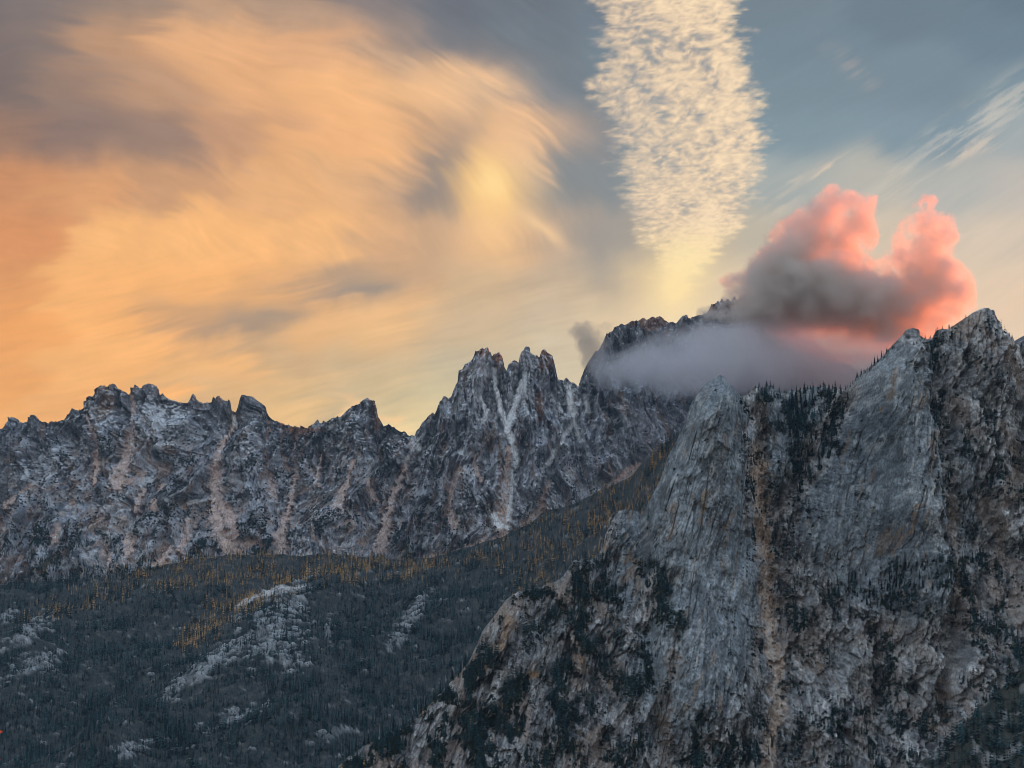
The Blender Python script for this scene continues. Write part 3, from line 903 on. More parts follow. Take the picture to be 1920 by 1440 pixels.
    broad_brown = np.clip(np.maximum(lo_left * 0.9, np.maximum(blk * 0.55, sstep(px3, 1740, 1790) * 0.75)), 0, 1)
    c = mixc(c, (0.36, 0.285, 0.235), brown * (0.15 + 0.8 * broad_brown) * (1 - 0.85 * sl1))
    light = sstep(fbm(across / 6, along / 30, 4, 153) + 0.6 * (R3 - .5), 0.30, 0.72)
    c = mixc(c, (0.60, 0.59, 0.565), light * 0.5)
    rust = sstep(fbm(across / 10, along / 60, 4, 157) + 0.3 * (R2 - .5) - 0.15 * rough, 0.42, 0.72)
    c = mixc(c, (0.34, 0.23, 0.14), rust * 0.5)
    dark = sstep(fbm(across / 9, along / 50, 4, 159) + 0.3 * (R3 - .5), 0.34, 0.66)
    c = mixc(c, (0.12, 0.125, 0.135), dark * 0.6)

    def paint(pts, w0, w1, col, amt, mot=0.35):
        nonlocal c
        dd, al = pdist(wpx, wpy, pts, 60)
        w = w0 + (w1 - w0) * al
        m = sstep(dd + w * 0.7 * fbm(x / 11, z / 11, 4, 163), w * 1.4, w * 0.4) * np.clip(amt + mot * fbm(x / 5, z / 5, 3, 161), 0, 1)
        c = mixc(c, col, m)
    TAN = (0.70, 0.53, 0.41)
    paint([(1420, 760), (1430, 800), (1425, 870)], 12, 10, (0.30, 0.25, 0.20), .6)
    paint([(1418, 840), (1425, 880), (1435, 960), (1442, 1040), (1446, 1110), (1451, 1180), (1460, 1260), (1460, 1330), (1448, 1445)], 18, 15, TAN, .8)
    paint([(1441, 1060), (1449, 1150), (1458, 1250), (1461, 1330)], 3, 4, (0.62, 0.58, 0.54), .55, .9)
    paint([(1688, 960), (1676, 1000), (1655, 1045)], 4, 3, (0.42, 0.24, 0.12), .5)
    paint([(1762, 1000), (1782, 1070), (1792, 1130)], 6, 9, (0.30, 0.22, 0.16), .7)
    paint([(1775, 1245), (1785, 1310), (1790, 1355)], 8, 12, (0.33, 0.225, 0.15), .7)
    paint([(1718, 930), (1728, 990), (1742, 1045)], 9, 16, (0.56, 0.58, 0.58), .35, .8)
    paint([(1715, 880), (1722, 960)], 4, 5, (0.55, 0.55, 0.53), .4, .7)
    paint([(958, 1165), (945, 1190), (925, 1230), (905, 1255)], 10, 10, (0.36, 0.215, 0.115), .55)
    paint([(930, 1140), (900, 1210)], 22, 22, (0.27, 0.22, 0.175), .4)
    paint([(1000, 1262), (965, 1285)], 9, 7, (0.42, 0.25, 0.115), .8)
    paint([(1090, 1220), (1095, 1260)], 10, 8, (0.33, 0.20, 0.11), .6)
    paint([(1255, 1230), (1235, 1320), (1255, 1440)], 16, 14, (0.27, 0.20, 0.15), .6)
    paint([(880, 1330), (850, 1400), (830, 1440)], 20, 16, (0.27, 0.20, 0.155), .5)
    paint([(1310, 930), (1295, 990)], 5, 4, (0.40, 0.27, 0.15), .55)
    paint([(1345, 1000), (1370, 960)], 5, 4, (0.42, 0.26, 0.14), .45)
    paint([(1190, 1060), (1165, 1100)], 8, 8, (0.30, 0.215, 0.155), .6)
    paint([(1130, 985), (1131, 1025)], 4, 5, (0.42, 0.25, 0.14), .7)
    paint([(1285, 1060), (1300, 1040)], 7, 7, (0.52, 0.51, 0.48), .5)
    paint([(1010, 1200), (985, 1240), (950, 1255)], 16, 14, (0.40, 0.41, 0.42), .35, .6)
    paint([(1680, 1130), (1690, 1290)], 20, 22, (0.33, 0.335, 0.33), .2, .6)
    paint([(1585, 1160), (1580, 1260)], 30, 30, (0.31, 0.315, 0.31), .2, .6)
    nb = 10
    tb = (np.arange(1, nb + 1) / nb) ** 1.5 * 380
    xb = np.repeat(x[:, :1], nb, 1)
    yb = y[:, :1] + tb[None, :]
    zb2 = z[:, :1] - tb[None, :] * (0.75 + 0.25 * fbm(xb / 50, yb / 50, 3, 171))
    P = np.stack([np.concatenate([xb[:, ::-1], x], 1), np.concatenate([yb[:, ::-1], y], 1), np.concatenate([zb2[:, ::-1], z], 1)], -1)
    cc = np.concatenate([np.repeat(c[:, :1], nb, 1), c], 1)
    grid_object('granite_cliff', P, cc, MAT_NEAR, 'steep blue grey granite cliff with slabs, gullies and scattered conifers on the right', 'cliff')
    return dict(x=x, y=y, z=z, px=px3, py=py3, gully=gully, slab=slabA, brown=brown * broad_brown, wpx=wpx, wpy=wpy, h=h)


# ================================================================== DARK HILLSIDE (lower right corner) and valley ground
def make_hill():
    px = np.arange(1560, 2300, 5.0)
    py = np.interp(px, [1560, 1700, 1760, 1820, 1870, 1920, 2000, 2300], [1520, 1452, 1405, 1345, 1300, 1252, 1200, 1120]) + fbm(px / 50, px * 0, 3, 2) * 6
    Yc = np.interp(px, [1560, 1750, 1920, 2300], [1180, 1230, 1280, 1350])
    dx, dz = ray(px, py)
    xc, zc = dx * Yc, dz * Yc
    n = 120
    v = np.linspace(0, 1, n)
    y = Yc[:, None] - 330 * v[None, :]
    x = np.repeat(xc[:, None], n, 1)
    z = zc[:, None] - 200 * v[None, :] + fbm(x / 60, y / 60, 4, 6) * 8 * sstep(v, 0, .1)[None, :]
    c = np.empty(x.shape + (3,), np.float32)
    c[:] = (0.06, 0.062, 0.052)
    c = mixc(c, (0.24, 0.235, 0.225), sstep(fbm(x / 14, y / 14, 4, 8), 0.22, 0.5))
    nb = 6
    tb = np.arange(1, nb + 1) / nb * 200
    xb = np.repeat(x[:, :1], nb, 1)
    yb = y[:, :1] + tb
    zb = z[:, :1] - tb * 0.5
    P = np.stack([np.concatenate([xb[:, ::-1], x], 1), np.concatenate([yb[:, ::-1], y], 1), np.concatenate([zb[:, ::-1], z], 1)], -1)
    grid_object('hillside', P, np.concatenate([np.repeat(c[:, :1], nb, 1), c], 1), MAT_SOIL, 'dark wooded hillside in the lower right corner in front of the cliff', 'hillside')
    return dict(x=x, y=y, z=z)


def make_ground():
    r = np.concatenate([np.linspace(0, 60, 8), np.geomspace(80, 60000, 60)])
    a = np.linspace(0, 2 * np.pi, 97)
    R, A = np.meshgrid(r, a, indexing='ij')
    x, y = R * np.sin(A), R * np.cos(A)
    z = -2.2 - 0.42 * np.clip(R - 4, 0, 1020) + fbm(x / 700, y / 700, 4, 3) * 60 * sstep(R, 400, 2500)
    z = np.minimum(z, -2.2)
    c = np.empty(x.shape + (3,), np.float32)
    c[:] = (0.06, 0.07, 0.05)
    c = mixc(c, (0.11, 0.10, 0.085), sstep(fbm(x / 90, y / 90, 4, 9), 0, .6))
    grid_object('ground', np.stack([x, y, z], -1), c, MAT_SOIL, 'valley floor falling away below the viewpoint', 'ground')


def make_sun_block():
    """mountain flank added out of view on the right to block the low sun"""
    n, m = 120, 46
    s = np.linspace(0, 1, n)
    ry = -2000 + 12000 * s
    rx = 3050 + 120 * np.sin(s * 7)
    rz = 760 + 225 * sstep(ry, 3500, 6000) + 25 * fbm(ry / 500, ry * 0, 4, 3)
    v = np.linspace(-1, 1, m)
    x = rx[:, None] + v[None, :] * 1150 + 60 * fbm(ry[:, None] / 300 + 0 * v[None, :], v[None, :] * 4 + 0 * ry[:, None], 4, 7)
    y = ry[:, None] + 0 * v[None, :]
    z = rz[:, None] - (np.abs(v) ** 0.9 * 1280)[None, :] + fbm(x / 220, y / 220, 5, 5) * 45 * (np.abs(v) > .03)[None, :]
    c = np.empty(x.shape + (3,), np.float32)
    c[:] = (0.2, 0.205, 0.21)
    c = mixc(c, (0.06, 0.07, 0.06), sstep(fbm(x / 150, y / 150, 4, 4), -.1, .4))
    grid_object('sun_block_flank', np.stack([x, y, z], -1), c, MAT_FAR, 'high mountain flank added out of view to the right to block the low sun', 'mountain')


make_sky()
make_sun_block()
far = make_far()
mid = make_mid()
near = make_near()
hill = make_hill()
make_ground()

#@@REST
# ================================================================== TREES
def plant_material(name, col, spread, rough=0.9):
    m = bpy.data.materials.new(name)
    m.use_nodes = True
    nt = m.node_tree
    nt.nodes.clear()
    B = NB(nt)
    oi = B.new('ShaderNodeObjectInfo')
    geo = B.new('ShaderNodeNewGeometry')
    n = B.noise(geo.outputs['Position'], 0.6, 2.0, 0.6)
    k = B.add(B.mul(B.m('POWER', oi.outputs['Random'], 2.2), spread * 2.4), B.add(B.mul(n, spread * 0.7), 1.0 - 1.02 * spread))
    vm = B.new('ShaderNodeVectorMath', operation='SCALE')
    vm.inputs[0].default_value = col
    nt.links.new(k, vm.inputs['Scale'])
    p = B.new('ShaderNodeBsdfPrincipled')
    nt.links.new(vm.outputs[0], p.inputs['Base Color'])
    p.inputs['Roughness'].default_value = rough
    p.inputs['Specular IOR Level'].default_value = 0.1
    o = B.new('ShaderNodeOutputMaterial')
    nt.links.new(p.outputs[0], o.inputs[0])
    return m


MAT_NEEDLE = plant_material("conifer_needles", (0.028, 0.056, 0.062), 0.80)
MAT_LARCH = plant_material("larch_needles", (0.56, 0.345, 0.14), 0.4)
MAT_SHRUB = plant_material("shrub_leaves", (0.050, 0.064, 0.050), 0.5)
MAT_BARK = plant_material("bark", (0.11, 0.09, 0.075), 0.3)
MAT_SNAG = plant_material("weathered_wood", (0.36, 0.36, 0.36), 0.3)
MAT_BARE = plant_material("bare_branches", (0.13, 0.125, 0.125), 0.4)


def mesh_from(name, verts, faces, mat):
    me = bpy.data.meshes.new(name)
    me.from_pydata(verts, [], faces)
    me.materials.append(mat)
    me.update()
    return me


def trunk_mesh(name, mat, h=1.0, r=0.016, lean=0.0, seed=0):
    rn = random.Random(seed)
    vs, fs = [], []
    n, rows = 5, 4
    for j in range(rows + 1):
        t = j / rows
        rr = r * (1 - 0.85 * t)
        ox, oy = lean * t * t + rn.uniform(-.004, .004), rn.uniform(-.004, .004)
        for i in range(n):
            a = 2 * math.pi * i / n
            vs.append((ox + rr * math.cos(a), oy + rr * math.sin(a), h * t - 0.06 * (j == 0)))
    for j in range(rows):
        for i in range(n):
            fs.append((j * n + i, j * n + (i + 1) % n, (j + 1) * n + (i + 1) % n, (j + 1) * n + i))
    return mesh_from(name, vs, fs, mat)


def crown_parts(seed, tiers, per, width, start, droop, power=0.85):
    """whorls of separate drooping boughs, uneven in length, with gaps"""
    rn = random.Random(seed)
    vs, fs = [], []
    for k in range(tiers):
        t = start + (1 - start) * (k + rn.uniform(-.2, .3)) / tiers
        L = width * max(0.04, (1 - (t - start) / (1 - start))) ** power + 0.018
        a0 = rn.uniform(0, 6.28)
        for i in range(per):
            if rn.random() < 0.12:
                continue
            a = a0 + 6.283 * i / per + rn.uniform(-.3, .3)
            l = L * rn.uniform(0.55, 1.2)
            w = l * rn.uniform(0.32, 0.5)
            dz = -droop * l * rn.uniform(.5, 1.4)
            ca, sa = math.cos(a), math.sin(a)
            z0 = t + rn.uniform(-.01, .02)
            b = len(vs)
            vs += [(0, 0, z0 + 0.03), (ca * l * .55 - sa * w, sa * l * .55 + ca * w, z0 + dz * .7),
                   (ca * l, sa * l, z0 + dz), (ca * l * .55 + sa * w, sa * l * .55 - ca * w, z0 + dz * .7),
                   (ca * l * .45, sa * l * .45, z0 - abs(dz) * .9 - .015)]
            fs += [(b, b + 1, b + 2), (b, b + 2, b + 3), (b, b + 4, b + 1), (b, b + 3, b + 4)]
    b = len(vs)
    vs += [(-.008, -.005, .93), (.008, -.005, .93), (0, .01, .93), (0, 0, 1.03)]
    fs += [(b, b + 1, b + 3), (b + 1, b + 2, b + 3), (b + 2, b, b + 3)]
    return vs, fs


def proto(name, vs, fs, mat):
    return bpy.data.objects.new(name, mesh_from(name, vs, fs, mat))


P_CON = [proto("conifer_form", *crown_parts(100 + i, 6, 5, (0.145, 0.17, 0.125, 0.195)[i], 0.06, 0.55), MAT_NEEDLE) for i in range(4)]
P_LAR = [proto("larch_form", *crown_parts(200 + i, 6, 5, (0.17, 0.20, 0.15)[i], 0.10, 0.15), MAT_LARCH) for i in range(3)]


def shrub_parts(seed):
    rn = random.Random(seed)
    vs, fs = [], []
    for k in range(22):
        a, e = rn.uniform(0, 6.28), rn.uniform(-0.1, 1.45)
        r = rn.uniform(.28, .5)
        c = (math.cos(a) * math.cos(e) * r, math.sin(a) * math.cos(e) * r, math.sin(e) * r * 1.2 + .12)
        s = rn.uniform(.14, .26)
        b = len(vs)
        for q in range(3):
            vs.append((c[0] + rn.uniform(-s, s), c[1] + rn.uniform(-s, s), c[2] + rn.uniform(-s, s)))
        vs.append((c[0] * .3, c[1] * .3, c[2] * .6))
        fs += [(b, b + 1, b + 2), (b, b + 1, b + 3), (b + 1, b + 2, b + 3)]
    return vs, fs


P_SHR = [proto("shrub_form", *shrub_parts(300 + i), MAT_SHRUB) for i in range(3)]


def bare_parts(seed):
    rn = random.Random(seed)
    vs, fs = [], []
    for k in range(16):
        z0 = 0 if k == 0 else rn.uniform(.15, .85)
        a = rn.uniform(0, 6.28)
        l = 1.0 if k == 0 else rn.uniform(.08, .22) * (1.1 - z0)
        tip = (0, 0, 1) if k == 0 else (math.cos(a) * l, math.sin(a) * l, z0 + rn.uniform(0.0, .12))
        w = .018 if k == 0 else .008
        b = len(vs)
        vs += [(-w, 0, z0), (w, w * .3, z0), (0, -w, z0), tip]
        fs += [(b, b + 1, b + 3), (b + 1, b + 2, b + 3), (b + 2, b, b + 3)]
    return vs, fs


P_BARE = [proto("bare_form", *bare_parts(330 + i), MAT_BARE) for i in range(2)]


def scatter(name, pos, scl, pick, protos, label, cat):
    n = len(pos)
    me = bpy.data.meshes.new(name)
    me.vertices.add(n)
    me.vertices.foreach_set('co', np.asarray(pos, np.float32).ravel())
    for an, ty, arr in (('scl', 'FLOAT', scl), ('rot', 'FLOAT', rng.random(n) * 6.283), ('wid', 'FLOAT', scl * rng.uniform(.75, 1.3, n))):
        at = me.attributes.new(an, ty, 'POINT')
        at.data.foreach_set('value', np.asarray(arr, np.float32))
    at = me.attributes.new('pick', 'INT', 'POINT')
    at.data.foreach_set('value', np.asarray(pick, np.int32))
    o = bpy.data.objects.new(name, me)
    COL.objects.link(o)
    o['kind'], o['label'], o['category'] = 'stuff', label, cat
    t = bpy.data.node_groups.new(name + "_scatter", 'GeometryNodeTree')
    t.interface.new_socket("Geometry", in_out='INPUT', socket_type='NodeSocketGeometry')
    t.interface.new_socket("Geometry", in_out='OUTPUT', socket_type='NodeSocketGeometry')
    gi, go = t.nodes.new('NodeGroupInput'), t.nodes.new('NodeGroupOutput')
    iop = t.nodes.new('GeometryNodeInstanceOnPoints')
    join = t.nodes.new('GeometryNodeJoinGeometry')
    for p in reversed(protos):
        inf = t.nodes.new('GeometryNodeObjectInfo')
        inf.inputs['Object'].default_value = p
        inf.inputs['As Instance'].default_value = True
        t.links.new(inf.outputs['Geometry'], join.inputs[0])

    def attr(nm, ty):
        a = t.nodes.new('GeometryNodeInputNamedAttribute')
        a.data_type = ty
        a.inputs['Name'].default_value = nm
        return a.outputs['Attribute']
    rot = t.nodes.new('ShaderNodeCombineXYZ')
    t.links.new(attr('rot', 'FLOAT'), rot.inputs[2])
    e2r = t.nodes.new('FunctionNodeEulerToRotation')
    t.links.new(rot.outputs[0], e2r.inputs[0])
    sc = t.nodes.new('ShaderNodeCombineXYZ')
    t.links.new(attr('wid', 'FLOAT'), sc.inputs[0])
    t.links.new(attr('wid', 'FLOAT'), sc.inputs[1])
    t.links.new(attr('scl', 'FLOAT'), sc.inputs[2])
    t.links.new(gi.outputs[0], iop.inputs['Points'])
    t.links.new(join.outputs[0], iop.inputs['Instance'])
    iop.inputs['Pick Instance'].default_value = True
    t.links.new(attr('pick', 'INT'), iop.inputs['Instance Index'])
    t.links.new(e2r.outputs[0], iop.inputs['Rotation'])
    t.links.new(sc.outputs[0], iop.inputs['Scale'])
    t.links.new(iop.outputs[0], go.inputs[0])
    md = o.modifiers.new("scatter", 'NODES')
    md.node_group = t
    return o


def sample(S, prob, n):
    """n random points on a sheet, drawn with the given weight per grid cell; returns positions and cell indices"""
    w = prob[:-1, :-1].ravel().astype(np.float64)
    cs = np.cumsum(w)
    k = np.searchsorted(cs, rng.random(n) * cs[-1])
    i, j = np.divmod(k, prob.shape[1] - 1)
    u, v = rng.random(n), rng.random(n)
    out = []
    for key in ('x', 'y', 'z'):
        A = S[key]
        out.append(A[i, j] * (1 - u) * (1 - v) + A[i + 1, j] * u * (1 - v) + A[i, j + 1] * (1 - u) * v + A[i + 1, j + 1] * u * v)
    return np.stack(out, -1), i, j


# ---- the valley forest
def larch_mask(px, py, nz):
    m = np.zeros(px.shape)
    for cx, cyy, rx, ry, an, s in ((480, 1068, 260, 34, 4, 1.), (640, 1065, 220, 30, 0, .9), (470, 1120, 130, 26, 22, 1.0), (390, 1180, 70, 26, 35, .9), (1170, 930, 130, 62, 32, .8), (1050, 1000, 130, 46, 34, .7),
                                   (1120, 1010, 90, 40, 40, .7), (1010, 1085, 60, 30, 30, .7), (930, 1040, 120, 22, 20, .5), (170, 1120, 140, 26, 20, .5), (770, 1075, 120, 22, 0, .6), (1210, 900, 70, 40, 40, .8)):
        m = np.maximum(m, np.clip(ellm(px, py, cx, cyy, rx * 1.25, ry * 1.35, an) * 2, 0, 1) * s)
    return np.clip(m + 0.3 * nz * (m > 0.05), 0, 1)


M = mid
seen = (M['px'] > -60) & (M['px'] < 1330) & (M['py'] < 1490)
nzm = fbm(M['x'] / 55, M['y'] / 55, 4, 301)
dens = seen * (1 - 0.45 * M['rock']) * np.clip(0.75 + 0.45 * nzm, 0.12, 1.2)
dens[:, :4] *= 1.6
pos, ii, jj = sample(M, dens, 40000)
lm = larch_mask(M['px'], M['py'], nzm)[ii, jj]
clump = sstep(fbm(pos[:, 0] / 38, pos[:, 1] / 38, 3, 331), -0.25, 0.25)
isl = rng.random(len(pos)) < lm * (0.32 + 0.62 * clump)
bare = (~isl) & (rng.random(len(pos)) < 0.05 + 0.20 * sstep(nzm[ii, jj], 0.1, 0.6) * sstep(M['py'][ii, jj], 1180, 1300))
sz = rng.triangular(7, 15, 30, len(pos)) * (0.75 + 0.5 * sstep(fbm(pos[:, 0] / 90, pos[:, 1] / 90, 3, 335), -0.4, 0.5)) * (1 - 0.35 * M['rock'][ii, jj]) * (0.8 + 0.3 * np.clip(nzm[ii, jj], -1, 1))
c_ = ~isl & ~bare
scatter('conifer_forest', pos[c_], sz[c_], rng.integers(0, 4, c_.sum()), P_CON, 'dark conifer forest covering the valley slope below the ridge', 'forest')
scatter('larch_forest', pos[isl], sz[isl] * 0.95, rng.integers(0, 3, isl.sum()), P_LAR, 'golden autumn larches mixed through the upper edge of the forest', 'forest')
scatter('bare_trees', pos[bare], sz[bare] * 0.9, rng.integers(0, 2, bare.sum()), P_BARE, 'grey leafless trees standing among the valley conifers', 'trees')

# ---- dwarf trees and scrub on the far range
Fv = far
veg = sstep(Fv['py'], 775, 850) * (Fv['px'] < 1300) * (1 - Fv['scree']) ** 2 * (1 - 0.85 * Fv['snow']) * (1 - 0.6 * Fv['steep'] * sstep(Fv['py'], 1000, 900)) * (Fv['py'] < 1100)
nzf = fbm(Fv['x'] / 60, Fv['z'] / 80, 4, 311) + 0.5 * fbm(Fv['x'] / 16, Fv['z'] / 16, 3, 315)
veg = veg * np.clip(0.35 + 0.9 * nzf, 0.02, 1.3) * (1 - 0.7 * Fv['pale']) * (1.35 - 1.05 * Fv['conc'])
veg *= 1 + 3.0 * sstep(Fv['py'], 940, 1050) * (1.25 - Fv['conc'])
posf, ii, jj = sample(Fv, veg, 34000)
pyf = Fv['py'][ii, jj]
szf = rng.uniform(3.0, 7.5, len(posf)) + 7 * sstep(pyf, 960, 1060) * rng.random(len(posf))
fl = rng.random(len(posf)) < 0.35 + 0.6 * sstep(pyf, 960, 1040)
glf = (rng.random(len(posf)) < 0.25 * sstep(pyf, 1010, 1060)) & fl
scatter('far_conifers', posf[fl & ~glf], szf[fl & ~glf] * 1.35, rng.integers(0, 4, (fl & ~glf).sum()), P_CON, 'stunted dark conifers speckling the far ridge', 'trees')
scatter('far_larches', posf[glf], szf[glf] * 1.3, rng.integers(0, 3, glf.sum()), P_LAR, 'golden larches at the foot of the far ridge', 'trees')
scatter('far_scrub', posf[~fl], szf[~fl] * 1.1, rng.integers(0, 3, (~fl).sum()), P_SHR, 'dark low scrub speckling the far ridge', 'scrub')

# ---- scrub and small trees on the near cliff
N = near
nzn = fbm(N['x'] / 30, N['z'] / 34, 4, 321) + 0.5 * fbm(N['x'] / 8, N['z'] / 8, 3, 325)


def zone(polys, soft=0):
    m = np.zeros(N['px'].shape)
    for poly, s in polys:
        m = np.maximum(m, inpoly(N['wpx'], N['wpy'], poly) * s)
    return m


VEG = [([(1395, 740), (1600, 735), (1560, 860), (1500, 940), (1450, 980), (1440, 1020), (1400, 1010), (1395, 880)], 1.0), ([(1735, 640), (1770, 640), (1775, 850), (1790, 990), (1765, 980), (1742, 800)], 1.0),
       ([(1480, 1080), (1790, 1050), (1800, 1180), (1640, 1150), (1500, 1180), (1470, 1250)], 0.9), ([(1790, 1050), (1930, 1000), (1930, 1300), (1800, 1300)], 0.9), ([(1280, 1340), (1930, 1310), (1930, 1450), (1280, 1450)], 0.9),
       ([(1100, 1050), (1230, 1060), (1270, 1150), (1250, 1290), (1180, 1440), (1000, 1440), (1050, 1180)], 0.6), ([(640, 1440), (880, 1240), (990, 1240), (1000, 1440)], 1.0), ([(980, 1110), (1110, 1055), (1130, 1090), (1030, 1180)], 1.0),
       ([(1450, 1000), (1500, 1000), (1500, 1440), (1470, 1440)], 0.6), ([(1780, 760), (1930, 820), (1930, 1010), (1800, 1010)], 0.45), ([(1620, 1150), (1660, 1150), (1665, 1330), (1630, 1330)], 1.0)]
vegn = zone(VEG)
tanm, _ = pdist(N['wpx'], N['wpy'], [(1425, 880), (1435, 960), (1442, 1040), (1446, 1110), (1451, 1180), (1460, 1260), (1460, 1330), (1448, 1445)], 60)
vegn = np.maximum(vegn, 0.16 * (1 - N['slab']) + 0.015)
vegn = vegn * np.clip(0.15 + 1.25 * nzn, 0.0, 1.5) * (N['px'] < 1945) * (N['py'] < 1460) * (1 - 0.9 * sstep(tanm, 14, 8))
vegn = vegn * sstep(N['h'], 2, 8)
posn, ii, jj = sample(N, vegn, 18000)
ft = rng.random(len(posn)) < 0.55
szn = rng.uniform(4.5, 15, len(posn)) * (0.75 + 0.35 * np.clip(nzn[ii, jj], 0, 1))
lt = ft & (rng.random(len(posn)) < 0.012)
scatter('cliff_conifers', posn[ft & ~lt], szn[ft & ~lt] * 1.15, rng.integers(0, 4, (ft & ~lt).sum()), P_CON, 'small dark conifers clinging to ledges of the near cliff', 'trees')
scatter('cliff_larches', posn[lt], szn[lt], rng.integers(0, 3, lt.sum()), P_LAR, 'a few golden larches on ledges of the near cliff', 'trees')
scatter('cliff_scrub', posn[~ft], szn[~ft] * 0.42, rng.integers(0, 3, (~ft).sum()), P_SHR, 'low dark scrub on the ledges and gullies of the near cliff', 'scrub')
H = hill
posh, ii, jj = sample(H, np.ones(H['x'].shape), 5200)
scatter('hillside_conifers', posh, rng.uniform(8, 16, len(posh)), rng.integers(0, 4, len(posh)), P_CON, 'dark conifers covering the hillside in the lower right corner', 'trees')

# ---- single trees on the near cliff
CROWN = [mesh_from('crown', *crown_parts(400 + i, 11, 7, (0.165, 0.20, 0.145, 0.18, 0.135)[i], (.10, .14, .07, .2, .12)[i], .6), MAT_NEEDLE) for i in range(5)]
TRUNK = [trunk_mesh('trunk', MAT_BARK, 0.97, 0.018, 0.0, i) for i in range(2)]
LCROWN = [mesh_from('crown', *crown_parts(440 + i, 10, 7, (0.14, 0.16, 0.12)[i], .12, .15), MAT_LARCH) for i in range(3)]


def part(name, mesh, parent):
    o = bpy.data.objects.new(name, mesh)
    COL.objects.link(o)
    o.parent = parent
    return o


def tree(name, p, h, label, cat, group, crowns, wid=1.0, lean=0.0):
    e = bpy.data.objects.new(name, None)
    COL.objects.link(e)
    e.empty_display_size = 1.0
    e.location = (float(p[0]), float(p[1]), float(p[2]))
    e.rotation_euler = (random.uniform(-.03, .03), lean + random.uniform(-.03, .03), random.uniform(0, 6.28))
    e.scale = (h * wid, h * wid, h)
    e['label'], e['category'], e['group'] = label, cat, group
    part('trunk', random.choice(TRUNK), e)
    part('crown', random.choice(crowns), e)
    return e


def zone_points(poly, n, S=N, prob=None, mind=3.5):
    m = inpoly(S['px'], S['py'], poly).astype(float)
    if prob is not None:
        m = m * prob
    p, i, j = sample(S, m + 1e-12, n * 6)
    keep = []
    for q in p:
        if all((q[0] - k[0]) ** 2 + (q[2] - k[2]) ** 2 > mind * mind for k in keep):
            keep.append(q)
            if len(keep) == n:
                break
    return keep


def crest_points(S, x0, x1, n, back=0.0):
    out = []
    cpx = S['px'][:, 0]
    for k in range(n):
        t = x0 + (x1 - x0) * (k + rng.uniform(.1, .9)) / n
        i = int(np.argmin(np.abs(cpx - t)))
        j = int(rng.integers(0, 5))
        out.append((S['x'][i, j], S['y'][i, j], S['z'][i, j]))
    return out


ONES = ['first', 'second', 'third', 'fourth', 'fifth', 'sixth', 'seventh', 'eighth', 'ninth', 'tenth', 'eleventh', 'twelfth', 'thirteenth', 'fourteenth', 'fifteenth', 'sixteenth', 'seventeenth', 'eighteenth', 'nineteenth']


def ordinal(k):
    if k < 20:
        return ONES[k - 1]
    t_, o_ = divmod(k, 10)
    tens = {2: 'twent', 3: 'thirt', 4: 'fort'}[t_]
    return tens + 'ieth' if o_ == 0 else tens + 'y-' + ONES[o_ - 1]


def describe(pts, hs, kind, where, rows):
    """a label for each: its size, its height on the slope and its place from the left"""
    n = len(pts)
    P = np.array(pts, float)
    ppx, ppy = project(P[:, 0], P[:, 1], P[:, 2])
    cl = {}
    qs = np.quantile(hs, [1 / 3, 2 / 3]) if n > 8 else [0, 0]
    qv = np.quantile(ppy, [1 / 3, 2 / 3]) if n > 8 else [0, 0]
    for i in range(n):
        key = ('', '')
        if rows:
            key = (('short', 'middling', 'tall')[int(hs[i] > qs[0]) + int(hs[i] > qs[1])], ('upper', 'middle', 'lower')[int(ppy[i] > qv[0]) + int(ppy[i] > qv[1])])
        cl.setdefault(key, []).append(i)
    out = [None] * n
    for (a_, b_), ids in cl.items():
        ids.sort(key=lambda i: ppx[i])
        for k, i in enumerate(ids):
            out[i] = ('%s from left of %s %s in the %s %s' % (ordinal(k + 1), a_, kind, b_, where)) if rows else ('%s from left of %s %s' % (ordinal(k + 1), kind, where))
    return out


TREES = [
    (zone_points([(1478, 738), (1592, 738), (1588, 775), (1545, 880), (1495, 925), (1478, 850)], 92), (12, 24), 'conifers', 'wooded gully beside the pointed buttress', True, 'gully conifers'),
    (crest_points(N, 1594, 1672, 24), (5, 10), 'small conifers', 'on the slanting skyline left of the highest summit', False, 'skyline shoulder conifers'),
    (crest_points(N, 1400, 1590, 24), (5, 10), 'conifers', 'on the level crest right of the pointed buttress', False, 'level crest conifers'),
    (crest_points(N, 1724, 1812, 10), (4, 7), 'tiny conifers', 'in the skyline notch beside the highest summit', False, 'summit notch conifers'),
    (crest_points(N, 1884, 1925, 7), (5, 9), 'small conifers', 'on the skyline right of the highest summit', False, 'right skyline conifers'),
    (zone_points([(1738, 650), (1762, 650), (1770, 760), (1772, 870), (1748, 860), (1745, 740)], 30), (8, 15), 'conifers', 'dark gully below the summit notch', True, 'summit gully conifers'),
    (zone_points([(1560, 1080), (1780, 1062), (1790, 1140), (1640, 1130), (1560, 1165)], 48), (8, 14), 'conifers', 'ledge below the great grey slab', True, 'slab ledge conifers'),
    (zone_points([(1290, 1365), (1700, 1370), (1690, 1438), (1290, 1438)], 34), (8, 14), 'conifers', 'strip at the foot of the cliff', True, 'cliff foot conifers'),
    (crest_points(N, 600, 880, 30), (9, 16), 'conifers', 'along the lower left edge of the cliff', False, 'lower edge conifers')]
for pts, (h0, h1), kind_, where_, rows_, grp in TREES:
    hs = [random.uniform(h0, h1) for p in pts]
    for p, h_, lab in zip(pts, hs, describe(pts, hs, kind_, where_, rows_)):
        tree('conifer_tree', p, h_, lab, 'tree', grp, CROWN, random.uniform(.8, 1.25))
pts = zone_points([(1150, 920), (1235, 865), (1200, 950), (1130, 1000), (1100, 985)], 60, M, None, 5.0)
hs = [random.uniform(12, 19) for p in pts]
